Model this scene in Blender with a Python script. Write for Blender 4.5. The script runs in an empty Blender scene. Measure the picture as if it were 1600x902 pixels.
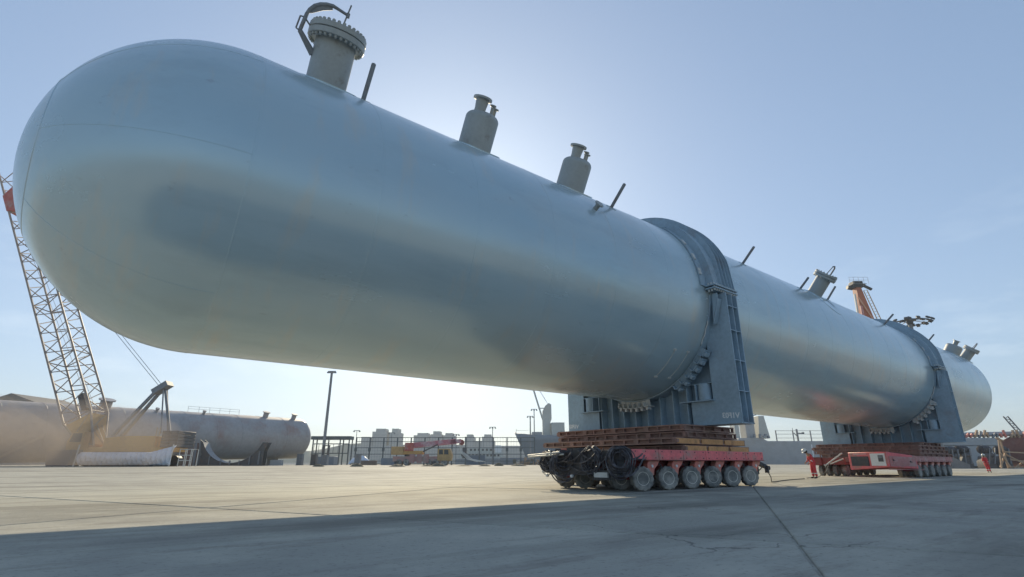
import bpy, bmesh, math, random
from mathutils import Vector, Matrix
random.seed(7)
PI = math.pi
scene = bpy.context.scene
COL = scene.collection
RAD = math.radians

# ------------------------------------------------------------------ camera
# World frame: X runs along the big vessel, Y away from the camera, Z up.
CAMP = Vector((0.0, -16.348, 0.8875))
YAW, PITCH = 0.9025, 0.3239
cam_d = bpy.data.cameras.new("camera"); cam = bpy.data.objects.new("camera", cam_d); COL.objects.link(cam)
cam_d.sensor_width = 36.0; cam_d.lens = 36.0 * 813.97 / 1600.0
cam_d.clip_start = 0.1; cam_d.clip_end = 12000
FW = Vector((math.cos(YAW), math.sin(YAW), 0)); RT = Vector((math.sin(YAW), -math.cos(YAW), 0)); UP = Vector((0, 0, 1))
fwd = FW * math.cos(PITCH) + UP * math.sin(PITCH); upc = -FW * math.sin(PITCH) + UP * math.cos(PITCH)
cam.matrix_world = Matrix(((RT.x, upc.x, -fwd.x, CAMP.x), (RT.y, upc.y, -fwd.y, CAMP.y), (RT.z, upc.z, -fwd.z, CAMP.z), (0, 0, 0, 1)))
scene.camera = cam

# ------------------------------------------------------------------ light
SUN_AZ, SUN_EL = RAD(60.0), RAD(24.0)          # azimuth from +X towards +Y
sun_v = Vector((math.cos(SUN_AZ) * math.cos(SUN_EL), math.sin(SUN_AZ) * math.cos(SUN_EL), math.sin(SUN_EL)))
sd = bpy.data.lights.new("sun", 'SUN'); sd.energy = 2.6; sd.angle = RAD(0.5); sd.color = (1.0, 0.85, 0.60)
so = bpy.data.objects.new("sun", sd); COL.objects.link(so)
so.rotation_euler = (-sun_v).to_track_quat('-Z', 'Y').to_euler(); so.location = sun_v * 120
world = bpy.data.worlds.new("World"); scene.world = world; world.use_nodes = True
wn = world.node_tree; wn.nodes.clear()
wo = wn.nodes.new('ShaderNodeOutputWorld'); wb = wn.nodes.new('ShaderNodeBackground')
sky = wn.nodes.new('ShaderNodeTexSky'); sky.sky_type = 'NISHITA'; sky.sun_disc = False
sky.sun_elevation = SUN_EL; sky.sun_rotation = PI / 2 - SUN_AZ
sky.altitude = 0; sky.air_density = 1.0; sky.dust_density = 1.0; sky.ozone_density = 2.0
wb.inputs['Strength'].default_value = 0.14
# the same softening and tint over the whole sky (a hazy sea air, seen by a phone that compresses highlights)
gm = wn.nodes.new('ShaderNodeGamma'); gm.inputs['Gamma'].default_value = 0.5
tn = wn.nodes.new('ShaderNodeVectorMath'); tn.operation = 'MULTIPLY'; tn.inputs[1].default_value = (0.715, 0.845, 1.0)
wn.links.new(sky.outputs[0], gm.inputs['Color']); wn.links.new(gm.outputs[0], tn.inputs[0])
# thin high cloud low over the horizon, all the way round
tc = wn.nodes.new('ShaderNodeTexCoord'); mpw = wn.nodes.new('ShaderNodeMapping'); mpw.inputs['Scale'].default_value = (1, 1, 3.6)
nz = wn.nodes.new('ShaderNodeTexNoise'); nz.inputs['Scale'].default_value = 4.2; nz.inputs['Detail'].default_value = 7; nz.inputs['Roughness'].default_value = 0.62
wn.links.new(tc.outputs['Generated'], mpw.inputs['Vector']); wn.links.new(mpw.outputs[0], nz.inputs['Vector'])
sx = wn.nodes.new('ShaderNodeSeparateXYZ'); wn.links.new(tc.outputs['Generated'], sx.inputs[0])
ra = wn.nodes.new('ShaderNodeMapRange'); ra.inputs['From Min'].default_value = 0.54; ra.inputs['From Max'].default_value = 0.74; wn.links.new(nz.outputs['Fac'], ra.inputs['Value'])
rb = wn.nodes.new('ShaderNodeMapRange'); rb.inputs['From Min'].default_value = 0.02; rb.inputs['From Max'].default_value = 0.42; rb.inputs['To Min'].default_value = 0.32; rb.inputs['To Max'].default_value = 0.0; wn.links.new(sx.outputs['Z'], rb.inputs['Value'])
cf = wn.nodes.new('ShaderNodeMath'); cf.operation = 'MULTIPLY'; wn.links.new(ra.outputs[0], cf.inputs[0]); wn.links.new(rb.outputs[0], cf.inputs[1])
cx = wn.nodes.new('ShaderNodeMix'); cx.data_type = 'RGBA'; cx.inputs['B'].default_value = (3.6, 3.9, 4.0, 1)
wn.links.new(cf.outputs[0], cx.inputs['Factor']); wn.links.new(tn.outputs[0], cx.inputs['A'])
wn.links.new(cx.outputs['Result'], wb.inputs['Color'])
wn.links.new(wb.outputs[0], wo.inputs['Surface'])
scene.view_settings.view_transform = 'Standard'; scene.view_settings.look = 'None'
scene.view_settings.exposure = 1.25; scene.view_settings.gamma = 1.0

# ------------------------------------------------------------------ materials
MATS = {}
def M(name, col, rough=0.6, metal=0.0, var=0.18, scale=0.7, dirt=None, bump=0.0, bscale=25.0, spec=0.5, stretch=(1, 1, 1), rand=0.0, rough_var=0.0):
    """procedural paint / metal: two noises vary the colour, an optional dirt colour sits in patches, fine bump"""
    if name in MATS: return MATS[name]
    m = bpy.data.materials.new(name); m.use_nodes = True; nt = m.node_tree; n = nt.nodes; l = nt.links
    b = n['Principled BSDF']; b.inputs['Roughness'].default_value = rough; b.inputs['Metallic'].default_value = metal
    b.inputs['Specular IOR Level'].default_value = spec
    geo = n.new('ShaderNodeNewGeometry'); mp = n.new('ShaderNodeMapping'); mp.inputs['Scale'].default_value = stretch
    l.new(geo.outputs['Position'], mp.inputs['Vector'])
    def noise(s, d=5, r=0.6):
        t = n.new('ShaderNodeTexNoise'); t.inputs['Scale'].default_value = s; t.inputs['Detail'].default_value = d
        t.inputs['Roughness'].default_value = r; l.new(mp.outputs[0], t.inputs['Vector']); return t
    t1 = noise(scale); t2 = noise(scale * 7.3)
    mr = n.new('ShaderNodeMath'); mr.operation = 'ADD'; l.new(t1.outputs['Fac'], mr.inputs[0]); l.new(t2.outputs['Fac'], mr.inputs[1])
    rg = n.new('ShaderNodeMapRange'); rg.inputs['From Min'].default_value = 0.7; rg.inputs['From Max'].default_value = 1.3
    rg.inputs['To Min'].default_value = 1 - var; rg.inputs['To Max'].default_value = 1 + var
    l.new(mr.outputs[0], rg.inputs['Value'])
    val = rg.outputs[0]
    if rand:
        oi = n.new('ShaderNodeObjectInfo'); r2 = n.new('ShaderNodeMapRange')
        r2.inputs['To Min'].default_value = 1 - rand; r2.inputs['To Max'].default_value = 1 + rand
        l.new(oi.outputs['Random'], r2.inputs['Value']); mm = n.new('ShaderNodeMath'); mm.operation = 'MULTIPLY'
        l.new(val, mm.inputs[0]); l.new(r2.outputs[0], mm.inputs[1]); val = mm.outputs[0]
    hs = n.new('ShaderNodeVectorMath'); hs.operation = 'SCALE'; hs.inputs[0].default_value = col[:3]
    l.new(val, hs.inputs['Scale']); out = hs.outputs['Vector']
    if dirt:
        dc, amt, dsc = dirt
        t3 = noise(dsc, 8, 0.7); cr = n.new('ShaderNodeMapRange')
        cr.inputs['From Min'].default_value = 0.62 - amt * 0.35; cr.inputs['From Max'].default_value = 0.80 - amt * 0.3
        l.new(t3.outputs['Fac'], cr.inputs['Value']); mx = n.new('ShaderNodeMix'); mx.data_type = 'RGBA'
        l.new(cr.outputs[0], mx.inputs['Factor']); l.new(out, mx.inputs['A']); mx.inputs['B'].default_value = (*dc, 1)
        out = mx.outputs['Result']
    l.new(out, b.inputs['Base Color'])
    if rough_var:
        rr = n.new('ShaderNodeMapRange'); rr.inputs['To Min'].default_value = rough - rough_var; rr.inputs['To Max'].default_value = rough + rough_var
        rr.inputs['From Min'].default_value = 0.3; rr.inputs['From Max'].default_value = 0.7
        l.new(t1.outputs['Fac'], rr.inputs['Value']); l.new(rr.outputs[0], b.inputs['Roughness'])
    if bump:
        t4 = noise(bscale, 6); bp = n.new('ShaderNodeBump'); bp.inputs['Strength'].default_value = 0.6; bp.inputs['Distance'].default_value = bump
        l.new(t4.outputs['Fac'], bp.inputs['Height']); l.new(bp.outputs[0], b.inputs['Normal'])
    MATS[name] = m; return m

DUST = (0.36, 0.31, 0.24)
RUST = (0.16, 0.075, 0.04)
def tank_material():
    m = bpy.data.materials.new('vessel_paint'); m.use_nodes = True; nt = m.node_tree; n = nt.nodes; l = nt.links
    b = n['Principled BSDF']; b.inputs['Metallic'].default_value = 0.22; b.inputs['Specular IOR Level'].default_value = 0.9
    geo = n.new('ShaderNodeNewGeometry')
    def noise(s, st, d=6, r=0.6, off=(0, 0, 0)):
        mp = n.new('ShaderNodeMapping'); mp.inputs['Scale'].default_value = st; mp.inputs['Location'].default_value = off; l.new(geo.outputs['Position'], mp.inputs['Vector'])
        t = n.new('ShaderNodeTexNoise'); t.inputs['Scale'].default_value = s; t.inputs['Detail'].default_value = d; t.inputs['Roughness'].default_value = r
        l.new(mp.outputs[0], t.inputs['Vector']); return t.outputs['Fac']
    def rng(f, a, bb, c=0.0, d=1.0):
        r = n.new('ShaderNodeMapRange'); r.inputs['From Min'].default_value = a; r.inputs['From Max'].default_value = bb
        r.inputs['To Min'].default_value = c; r.inputs['To Max'].default_value = d; l.new(f, r.inputs['Value']); return r.outputs[0]
    def mixc(f, a, bb):
        mx = n.new('ShaderNodeMix'); mx.data_type = 'RGBA'; l.new(f, mx.inputs['Factor'])
        for s_, v in (('A', a), ('B', bb)):
            if isinstance(v, tuple): mx.inputs[s_].default_value = (*v, 1)
            else: l.new(v, mx.inputs[s_])
        return mx.outputs['Result']
    c = mixc(rng(noise(0.16, (0.5, 1, 1)), 0.38, 0.62), (0.39, 0.53, 0.60), (0.47, 0.575, 0.61))           # spray passes of the primer
    c = mixc(rng(noise(0.55, (0.22, 1, 1), 8, 0.7, (3, 1, 0)), 0.50, 0.72, 0, 0.75), c, (0.33, 0.44, 0.49))    # scuffed long streaks
    c = mixc(rng(noise(1.6, (1.0, 0.22, 0.22), 7, 0.65, (0, 7, 2)), 0.55, 0.75, 0, 0.6), c, (0.54, 0.53, 0.48)) # dusty runs round the shell
    c = mixc(rng(noise(3.5, (0.5, 1, 1), 9, 0.75, (9, 2, 5)), 0.62, 0.72, 0, 0.6), c, (0.28, 0.32, 0.34))       # small marks
    c = mixc(rng(noise(0.12, (0.45, 1, 1), 5, 0.6, (11, 3, 8)), 0.52, 0.70, 0, 0.45), c, (0.50, 0.46, 0.41))      # brownish patches: warm reflection of sunlit ground, painted into the colour
    l.new(c, b.inputs['Base Color'])
    l.new(rng(noise(0.5, (0.3, 1, 1), 6, 0.6, (5, 5, 5)), 0.3, 0.7, 0.16, 0.30), b.inputs['Roughness'])
    bp = n.new('ShaderNodeBump'); bp.inputs['Strength'].default_value = 0.5; bp.inputs['Distance'].default_value = 0.02
    l.new(noise(0.55, (0.8, 1, 1), 2, 0.4), bp.inputs['Height']); l.new(bp.outputs[0], b.inputs['Normal'])
    MATS['vessel_paint'] = m; return m
m_tank = tank_material()
m_nozzle = M('nozzle_paint', (0.34, 0.36, 0.35), 0.5, 0.1, 0.1, 1.2, dirt=((0.22, 0.2, 0.17), 0.15, 2.0))
m_seam = M('weld_seam_paint', (0.25, 0.27, 0.28), 0.5, 0.1)
m_saddle = M('saddle_paint', (0.31, 0.41, 0.48), 0.55, 0.0, 0.16, 0.8, dirt=((0.27, 0.28, 0.30), 0.22, 0.7))
m_pale = M('pale_steel', (0.55, 0.56, 0.54), 0.55, 0.0, 0.15, 2)
m_white = M('white_paint', (0.78, 0.78, 0.76), 0.6, 0.0, 0.08, 3)
m_red = M('trailer_red', (0.80, 0.16, 0.165), 0.5, 0.0, 0.2, 1.0, dirt=((0.40, 0.26, 0.21), 0.35, 1.4))
m_darkred = M('axle_red', (0.26, 0.045, 0.04), 0.6, 0.0, 0.25, 2.0, dirt=((0.16, 0.1, 0.08), 0.5, 2.5))
m_deck = M('deck_plate', (0.20, 0.14, 0.115), 0.75, 0, 0.25, 1.2, dirt=((0.30, 0.26, 0.21), 0.5, 1.5))
m_arm = M('bogie_paint', (0.68, 0.20, 0.15), 0.55, 0, 0.2, 2.0, dirt=((0.38, 0.25, 0.19), 0.4, 3))
m_pinkred = M('dusty_red_panel', (0.52, 0.22, 0.20), 0.6, 0, 0.15, 1.5, dirt=((0.48, 0.36, 0.32), 0.4, 1.5))
m_tyre = M('tyre_rubber', (0.15, 0.15, 0.14), 0.9, 0, 0.25, 4, dirt=((0.36, 0.34, 0.30), 0.6, 3.0), bump=0.006, bscale=40, rand=0.25)
m_rim = M('rim_paint', (0.66, 0.62, 0.53), 0.6, 0.0, 0.15, 5, dirt=((0.25, 0.22, 0.18), 0.2, 7), rand=0.2)
m_hub = M('hub_dark', (0.07, 0.062, 0.055), 0.6, 0.2, 0.2, 5)
m_hose = M('hose_rubber', (0.055, 0.052, 0.06), 0.38, 0, 0.35, 3, dirt=((0.20, 0.19, 0.20), 0.4, 3))
m_black = M('black_steel', (0.05, 0.05, 0.055), 0.55, 0.2, 0.3, 3, dirt=((0.12, 0.09, 0.07), 0.3, 3))
m_mat = M('rusty_mat_steel', (0.29, 0.165, 0.13), 0.75, 0.0, 0.3, 1.2, dirt=((0.33, 0.22, 0.17), 0.4, 1.5), bump=0.004, rand=0.2)
m_orange = M('orange_mat_steel', (0.66, 0.33, 0.13), 0.65, 0.0, 0.2, 1.2, dirt=((0.28, 0.13, 0.07), 0.35, 1.8), rand=0.12)
m_grey = M('grey_steel', (0.22, 0.235, 0.25), 0.6, 0.1, 0.2, 1.5, dirt=((0.17, 0.12, 0.09), 0.25, 1.5))
m_darkgrey = M('dark_grey_steel', (0.10, 0.105, 0.11), 0.65, 0.1, 0.2, 1.5, dirt=((0.17, 0.11, 0.08), 0.35, 1.5))
m_oldtank = M('old_vessel_paint', (0.36, 0.345, 0.34), 0.5, 0.1, 0.15, 0.25, dirt=((0.32, 0.23, 0.20), 0.35, 0.2))
m_yellow = M('crane_yellow', (0.46, 0.30, 0.13), 0.55, 0, 0.2, 0.8, dirt=((0.34, 0.21, 0.1), 0.35, 1))
m_ochre = M('crane_ochre', (0.56, 0.32, 0.10), 0.6, 0, 0.2, 0.8, dirt=((0.36, 0.2, 0.1), 0.35, 0.8))
m_cranered = M('crane_red', (0.46, 0.10, 0.08), 0.55, 0, 0.2, 0.8, dirt=((0.4, 0.26, 0.23), 0.4, 1))
m_boom = M('boom_steel', (0.32, 0.26, 0.22), 0.6, 0, 0.2, 1.0)
m_tarp = M('tarpaulin', (0.62, 0.68, 0.76), 0.6, 0, 0.12, 1.2, bump=0.05, bscale=2.5)
m_hull = M('ship_hull_grey', (0.20, 0.235, 0.275), 0.6, 0, 0.1, 0.2, dirt=((0.27, 0.26, 0.25), 0.25, 0.15))
m_hull2 = M('ship_hull_pale', (0.38, 0.39, 0.39), 0.6, 0, 0.12, 0.08, dirt=((0.33, 0.30, 0.27), 0.3, 0.1))
m_hullred = M('ship_hull_red', (0.33, 0.15, 0.13), 0.65, 0, 0.15, 0.2, dirt=((0.36, 0.28, 0.25), 0.35, 0.2))
m_ship = M('ship_cream', (0.50, 0.51, 0.47), 0.6, 0, 0.1, 0.2)
m_city = M('concrete_block', (0.42, 0.41, 0.39), 0.8, 0, 0.1, 0.05)
m_glass = M('dark_glass', (0.03, 0.04, 0.05), 0.12, 0, 0.1, 1)
m_cover = M('coverall_red', (0.55, 0.05, 0.06), 0.8, 0, 0.15, 6)
m_skin = M('skin', (0.38, 0.22, 0.15), 0.55, 0, 0.08, 8)
m_boot = M('boot_leather', (0.04, 0.03, 0.025), 0.6)
m_hair = M('dark_hair', (0.03, 0.025, 0.02), 0.7)
m_helmet = M('helmet_plastic', (0.80, 0.80, 0.78), 0.35, 0, 0.04, 3)
m_dirt = M('heaped_soil', (0.15, 0.13, 0.09), 0.95, 0, 0.3, 1.5, bump=0.05, bscale=6)
m_wood = M('weathered_timber', (0.42, 0.29, 0.19), 0.8, 0, 0.2, 1.5)
m_lamp = M('lamp_lens', (0.72, 0.72, 0.70), 0.2, 0, 0.05, 4)
m_mesh = M('fence_steel', (0.09, 0.11, 0.12), 0.6, 0.2, 0.15, 1)
m_cable = M('cable_rubber', (0.07, 0.065, 0.06), 0.6)

def ground_material(name, rand):
    m = bpy.data.materials.new(name); m.use_nodes = True; nt = m.node_tree; n = nt.nodes; l = nt.links
    b = n['Principled BSDF']; b.inputs['Roughness'].default_value = 0.85; b.inputs['Specular IOR Level'].default_value = 0.04
    geo = n.new('ShaderNodeNewGeometry')
    def noise(s, d=6, r=0.6, st=(1, 1, 1), rot=0.0, off=(0, 0, 0)):
        mp = n.new('ShaderNodeMapping'); mp.inputs['Scale'].default_value = st; mp.inputs['Rotation'].default_value = (0, 0, rot); mp.inputs['Location'].default_value = off
        l.new(geo.outputs['Position'], mp.inputs['Vector'])
        t = n.new('ShaderNodeTexNoise'); t.inputs['Scale'].default_value = s; t.inputs['Detail'].default_value = d; t.inputs['Roughness'].default_value = r
        l.new(mp.outputs[0], t.inputs['Vector']); return t.outputs['Fac']
    def mixc(f, a, bb):
        mx = n.new('ShaderNodeMix'); mx.data_type = 'RGBA'; l.new(f, mx.inputs['Factor'])
        for s, v in (('A', a), ('B', bb)):
            if isinstance(v, tuple): mx.inputs[s].default_value = (*v, 1)
            else: l.new(v, mx.inputs[s])
        return mx.outputs['Result']
    def rng(f, a, bb, c=0.0, d=1.0):
        r = n.new('ShaderNodeMapRange'); r.inputs['From Min'].default_value = a; r.inputs['From Max'].default_value = bb
        r.inputs['To Min'].default_value = c; r.inputs['To Max'].default_value = d; l.new(f, r.inputs['Value']); return r.outputs[0]
    c = mixc(rng(noise(0.09), 0.35, 0.65), (0.45, 0.435, 0.375), (0.31, 0.30, 0.265))
    c = mixc(rng(noise(0.6, 8, 0.65), 0.45, 0.75), c, (0.50, 0.48, 0.405))
    c = mixc(rng(noise(0.5, 5, 0.6, (0.12, 1, 1), 0.05), 0.50, 0.67, 0, 0.65), c, (0.17, 0.16, 0.14))      # tyre lanes along the haul route
    c = mixc(rng(noise(1.4, 8, 0.7, (0.2, 1, 1), -0.45, (3, 9, 0)), 0.53, 0.69, 0, 0.6), c, (0.19, 0.165, 0.14))
    c = mixc(rng(noise(14, 4, 0.7), 0.56, 0.70, 0, 0.6), c, (0.14, 0.135, 0.13))                              # grit
    c = mixc(rng(noise(2.2, 9, 0.75, off=(20, 4, 0)), 0.64, 0.72, 0, 0.65), c, (0.09, 0.088, 0.085))              # oil spots
    vo = n.new('ShaderNodeTexVoronoi'); vo.feature = 'DISTANCE_TO_EDGE'; vo.inputs['Scale'].default_value = 0.22
    wv = n.new('ShaderNodeVectorMath'); wv.operation = 'MULTIPLY_ADD'; nc = n.new('ShaderNodeTexNoise'); nc.inputs['Scale'].default_value = 1.3; nc.inputs['Detail'].default_value = 8
    l.new(geo.outputs['Position'], nc.inputs['Vector']); l.new(nc.outputs['Color'], wv.inputs[0]); wv.inputs[1].default_value = (1.6, 1.6, 0); l.new(geo.outputs['Position'], wv.inputs[2]); l.new(wv.outputs[0], vo.inputs['Vector'])
    ck = n.new('ShaderNodeMath'); ck.operation = 'MULTIPLY'; l.new(rng(vo.outputs['Distance'], 0.001, 0.005, 0.55, 0.0), ck.inputs[0]); l.new(rng(noise(0.12, 3, 0.5, off=(4, 8, 0)), 0.57, 0.62), ck.inputs[1])
    c = mixc(ck.outputs[0], c, (0.07, 0.068, 0.065))                                                              # hairline cracks
    if rand:
        oi = n.new('ShaderNodeObjectInfo'); f = rng(oi.outputs['Random'], 0, 1, 0.93, 1.06)
        sc = n.new('ShaderNodeVectorMath'); sc.operation = 'SCALE'; l.new(c, sc.inputs[0]); l.new(f, sc.inputs['Scale']); c = sc.outputs[0]
    l.new(c, b.inputs['Base Color'])
    bp = n.new('ShaderNodeBump'); bp.inputs['Strength'].default_value = 0.5; bp.inputs['Distance'].default_value = 0.02
    l.new(noise(9, 8, 0.7), bp.inputs['Height']); l.new(bp.outputs[0], b.inputs['Normal'])
    return m
m_ground = ground_material('dusty_ground', False); m_slab = ground_material('concrete_slab', True)

def volume_material(name, col, density, aniso):
    m = bpy.data.materials.new(name); m.use_nodes = True; n = m.node_tree.nodes; n.clear()
    o = n.new('ShaderNodeOutputMaterial'); v = n.new('ShaderNodeVolumePrincipled')
    v.inputs['Color'].default_value = (*col, 1); v.inputs['Density'].default_value = density; v.inputs['Anisotropy'].default_value = aniso
    m.node_tree.links.new(v.outputs[0], o.inputs['Volume']); return m

# ------------------------------------------------------------------ builders
class Root:
    """origin of a thing: 'w' = world frame; 'f' = frame whose x is to the photographer's right, y ahead"""
    def __init__(s, name, label, cat, base, frame='w', group=None, kind=None, empty=True):
        s.base = Vector(base); s.frame = frame
        s.name = name
        s.tags = (label, cat, group, kind)
        if empty:
            s.ob = bpy.data.objects.new(name, None); COL.objects.link(s.ob); s.place(s.ob); s.tag(s.ob)
            s.ob.empty_display_size = 0.3
    def place(s, o):
        if s.frame == 'w': o.location = s.base
        else:
            o.location = Vector((CAMP.x, CAMP.y, 0)) + RT * s.base.x + FW * s.base.y + UP * s.base.z
            o.rotation_euler = (0, 0, YAW - PI / 2)
    def tag(s, o):
        label, cat, group, kind = s.tags
        if label: o['label'] = label
        if cat: o['category'] = cat
        if group: o['group'] = group
        if kind: o['kind'] = kind
class MB:
    def __init__(s): s.v = []; s.f = []; s.sm = []
    def add(s, vs, fs, smooth=False):
        k = len(s.v); s.v += [Vector(p) for p in vs]; s.f += [[i + k for i in f] for f in fs]; s.sm += [smooth] * len(fs); return s
    def hexa(s, p):   # 8 corners: bottom ring 4, top ring 4
        return s.add(p, [(3, 2, 1, 0), (4, 5, 6, 7), (0, 1, 5, 4), (1, 2, 6, 5), (2, 3, 7, 6), (3, 0, 4, 7)])
    def box(s, a, b, mat=None):
        x0, x1 = sorted((a[0], b[0])); y0, y1 = sorted((a[1], b[1])); z0, z1 = sorted((a[2], b[2]))
        p = [Vector(q) for q in ((x0, y0, z0), (x1, y0, z0), (x1, y1, z0), (x0, y1, z0), (x0, y0, z1), (x1, y0, z1), (x1, y1, z1), (x0, y1, z1))]
        if mat: p = [mat @ q for q in p]
        return s.hexa(p)
    def cbox(s, c, d, mat=None):
        return s.box([c[i] - d[i] / 2 for i in range(3)], [c[i] + d[i] / 2 for i in range(3)], mat)
    def bar(s, p, q, w, h=None, up=(0, 0, 1)):
        p, q = Vector(p), Vector(q); h = h or w; d = (q - p).normalized(); up = Vector(up)
        if abs(d.dot(up)) > 0.98: up = Vector((1, 0, 0))
        r = d.cross(up).normalized(); u = r.cross(d)
        c = [(-w / 2, -h / 2), (w / 2, -h / 2), (w / 2, h / 2), (-w / 2, h / 2)]
        return s.hexa([p + r * a + u * b for a, b in c] + [q + r * a + u * b for a, b in c])
    def tube(s, pts, r, n=8, cap=True, closed=False):
        pts = [Vector(p) for p in pts]; rs = r if isinstance(r, (list, tuple)) else [r] * len(pts)
        N = len(pts); vs = []; fs = []; prev = None
        for i, p in enumerate(pts):
            if closed: d = (pts[(i + 1) % N] - pts[i - 1])
            else: d = pts[min(i + 1, N - 1)] - pts[max(i - 1, 0)]
            d.normalize()
            if prev is None: a = d.orthogonal().normalized()
            else: a = (prev - d * prev.dot(d)); a = a.normalized() if a.length > 1e-6 else d.orthogonal().normalized()
            prev = a; b = d.cross(a)
            vs += [p + (a * math.cos(2 * PI * k / n) + b * math.sin(2 * PI * k / n)) * rs[i] for k in range(n)]
        for i in range(N if closed else N - 1):
            j = (i + 1) % N
            fs += [(i * n + k, i * n + (k + 1) % n, j * n + (k + 1) % n, j * n + k) for k in range(n)]
        s.add(vs, fs, n > 5)
        if cap and not closed:
            s.add(vs[:n], [tuple(range(n))[::-1]]); s.add(vs[-n:], [tuple(range(n))])
        return s
    def lathe(s, prof, org=(0, 0, 0), axis=(0, 0, 1), n=32, ref=None, smooth=True, mod=None, cap=True):
        """prof: (radius, height); sharp creases come from set_sharp"""
        o = Vector(org); ax = Vector(axis).normalized(); a = Vector(ref) if ref else ax.orthogonal()
        a = (a - ax * a.dot(ax)).normalized(); b = ax.cross(a); vs = []; fs = []
        for i, (r, h) in enumerate(prof):
            for k in range(n):
                t = 2 * PI * k / n; rr = r if mod is None else mod(i, k, r)
                vs.append(o + ax * h + (a * math.cos(t) + b * math.sin(t)) * rr)
        for i in range(len(prof) - 1):
            fs += [(i * n + k, i * n + (k + 1) % n, (i + 1) * n + (k + 1) % n, (i + 1) * n + k) for k in range(n)]
        if cap and prof[0][0] > 1e-4: fs.append(tuple(range(n))[::-1])
        if cap and prof[-1][0] > 1e-4: fs.append(tuple((len(prof) - 1) * n + k for k in range(n)))
        return s.add(vs, fs, smooth)
    def prism(s, poly, org, u, v, w, d):
        """2-D outline poly in axes u,v at org, extruded d along w"""
        o, u, v, w = Vector(org), Vector(u), Vector(v), Vector(w); n = len(poly)
        A = [o + u * a + v * b for a, b in poly]; B = [p + w * d for p in A]
        return s.add(A + B, [tuple(range(n))[::-1], tuple(range(n, 2 * n))] + [(i, (i + 1) % n, n + (i + 1) % n, n + i) for i in range(n)])
    def strip(s, inner, outer, d):
        """band between two equal polylines (quads), thickened by vector d"""
        n = len(inner); d = Vector(d); I = [Vector(p) for p in inner]; O = [Vector(p) for p in outer]
        vs = I + O + [p + d for p in I] + [p + d for p in O]; fs = []
        for i in range(n - 1):
            fs += [(i, i + 1, n + i + 1, n + i), (2 * n + i + 1, 2 * n + i, 3 * n + i, 3 * n + i + 1), (i + 1, i, 2 * n + i, 2 * n + i + 1), (n + i, n + i + 1, 3 * n + i + 1, 3 * n + i)]
        fs += [(0, n, 3 * n, 2 * n), (n - 1, 2 * n + n - 1, 4 * n - 1, 2 * n - 1)]
        return s.add(vs, fs)
    def mesh(s, name, off=(0, 0, 0)):
        off = Vector(off); me = bpy.data.meshes.new(name)
        me.from_pydata([p - off for p in s.v], [], s.f)
        bm = bmesh.new(); bm.from_mesh(me); bmesh.ops.remove_doubles(bm, verts=bm.verts, dist=1e-5)
        bmesh.ops.recalc_face_normals(bm, faces=bm.faces); 
        for f in bm.faces: f.smooth = True
        bm.to_mesh(me); bm.free(); me.set_sharp_from_angle(angle=RAD(35)); return me
    def build(s, name, mat, root, parent=None, bevel=0.0, label=None, kind=None, origin=None):
        """link as ONE mesh object under root (or under parent, a part of it); root.empty False -> top-level"""
        off = Vector(root.base) + (Vector(origin) if origin else Vector((0, 0, 0)))
        o = bpy.data.objects.new(name, s.mesh(name, off)); o.data.materials.append(mat); COL.objects.link(o)
        top = getattr(root, 'ob', None)
        if top is None: root.place(o); root.tag(o); root.ob = o
        else:
            o.parent = parent or top
            if origin: o.location = origin
        if bevel:
            md = o.modifiers.new('edge', 'BEVEL'); md.width = bevel; md.segments = 2; md.limit_method = 'ANGLE'; md.angle_limit = RAD(40)
        if label: o['label'] = label
        if kind: o['kind'] = kind
        return o
def thing(*a, **k): return Root(*a, **k)
def solo(*a, **k): return Root(*a, empty=False, **k)
def copy_child(o, parent, loc=None):
    c = o.copy(); COL.objects.link(c); c.parent = parent
    if loc is not None: c.location = loc
    return c
def bake(o):
    """apply modifiers (skin, subdivision) to plain mesh"""
    dg = bpy.context.evaluated_depsgraph_get(); me = bpy.data.meshes.new_from_object(o.evaluated_get(dg)); o.modifiers.clear(); o.data = me
    for p in me.polygons: p.use_smooth = True

# ------------------------------------------------------------------ setting
def gz(y):
    t = min(1, max(0, (y - 14) / 36)); return 0.5 * t * t * (3 - 2 * t)
def fw2w(r, d): p = CAMP + RT * r + FW * d; return p.x, p.y
def gzf(r, d): return gz(fw2w(r, d)[1]) - 0.025
QUAY = 206
rs = [-1500, -900, -500, -300, -200, -150] + [-120 + 6 * i for i in range(41)] + [150, 200, 300, 500, 900, 1500]
ds = [-900, -400, -200, -100, -60] + [-40 + 6 * i for i in range(41)] + [QUAY]
vs = [(r, d, gzf(r, d)) for d in ds for r in rs]; nr = len(rs)
fs = [(j * nr + i, j * nr + i + 1, (j + 1) * nr + i + 1, (j + 1) * nr + i) for j in range(len(ds) - 1) for i in range(nr - 1)]
g = MB().add(vs, fs)
ground = g.build('ground', m_ground, solo('ground', None, None, (0, 0, 0), 'f', kind='structure'))
m_water = M('harbour_water', (0.05, 0.08, 0.09), 0.12, 0, 0.1, 0.05, bump=0.05, bscale=0.8)
MB().add([(-6000, QUAY - 1, -2.4), (6000, QUAY - 1, -2.4), (6000, 9000, -2.4), (-6000, 9000, -2.4)], [(0, 1, 2, 3)]).build('water', m_water, solo('water', None, None, (0, 0, 0), 'f', kind='structure'))
MB().box((-3000, QUAY - 1.2, -6), (3000, QUAY + 0.4, 0.42)).build('quay_wall', m_city, solo('quay_wall', None, None, (0, QUAY, 0), 'f', kind='structure'))
MB().hexa([(-3000, 660, -3), (3000, 660, -3), (3000, 2600, -3), (-3000, 2600, -3), (-3000, 668, 1.6), (3000, 668, 1.6), (3000, 2600, 2.5), (-3000, 2600, 2.5)]).build('far_shore', m_ground, solo('far_shore', None, None, (0, 660, 0), 'f', kind='structure'))
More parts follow.
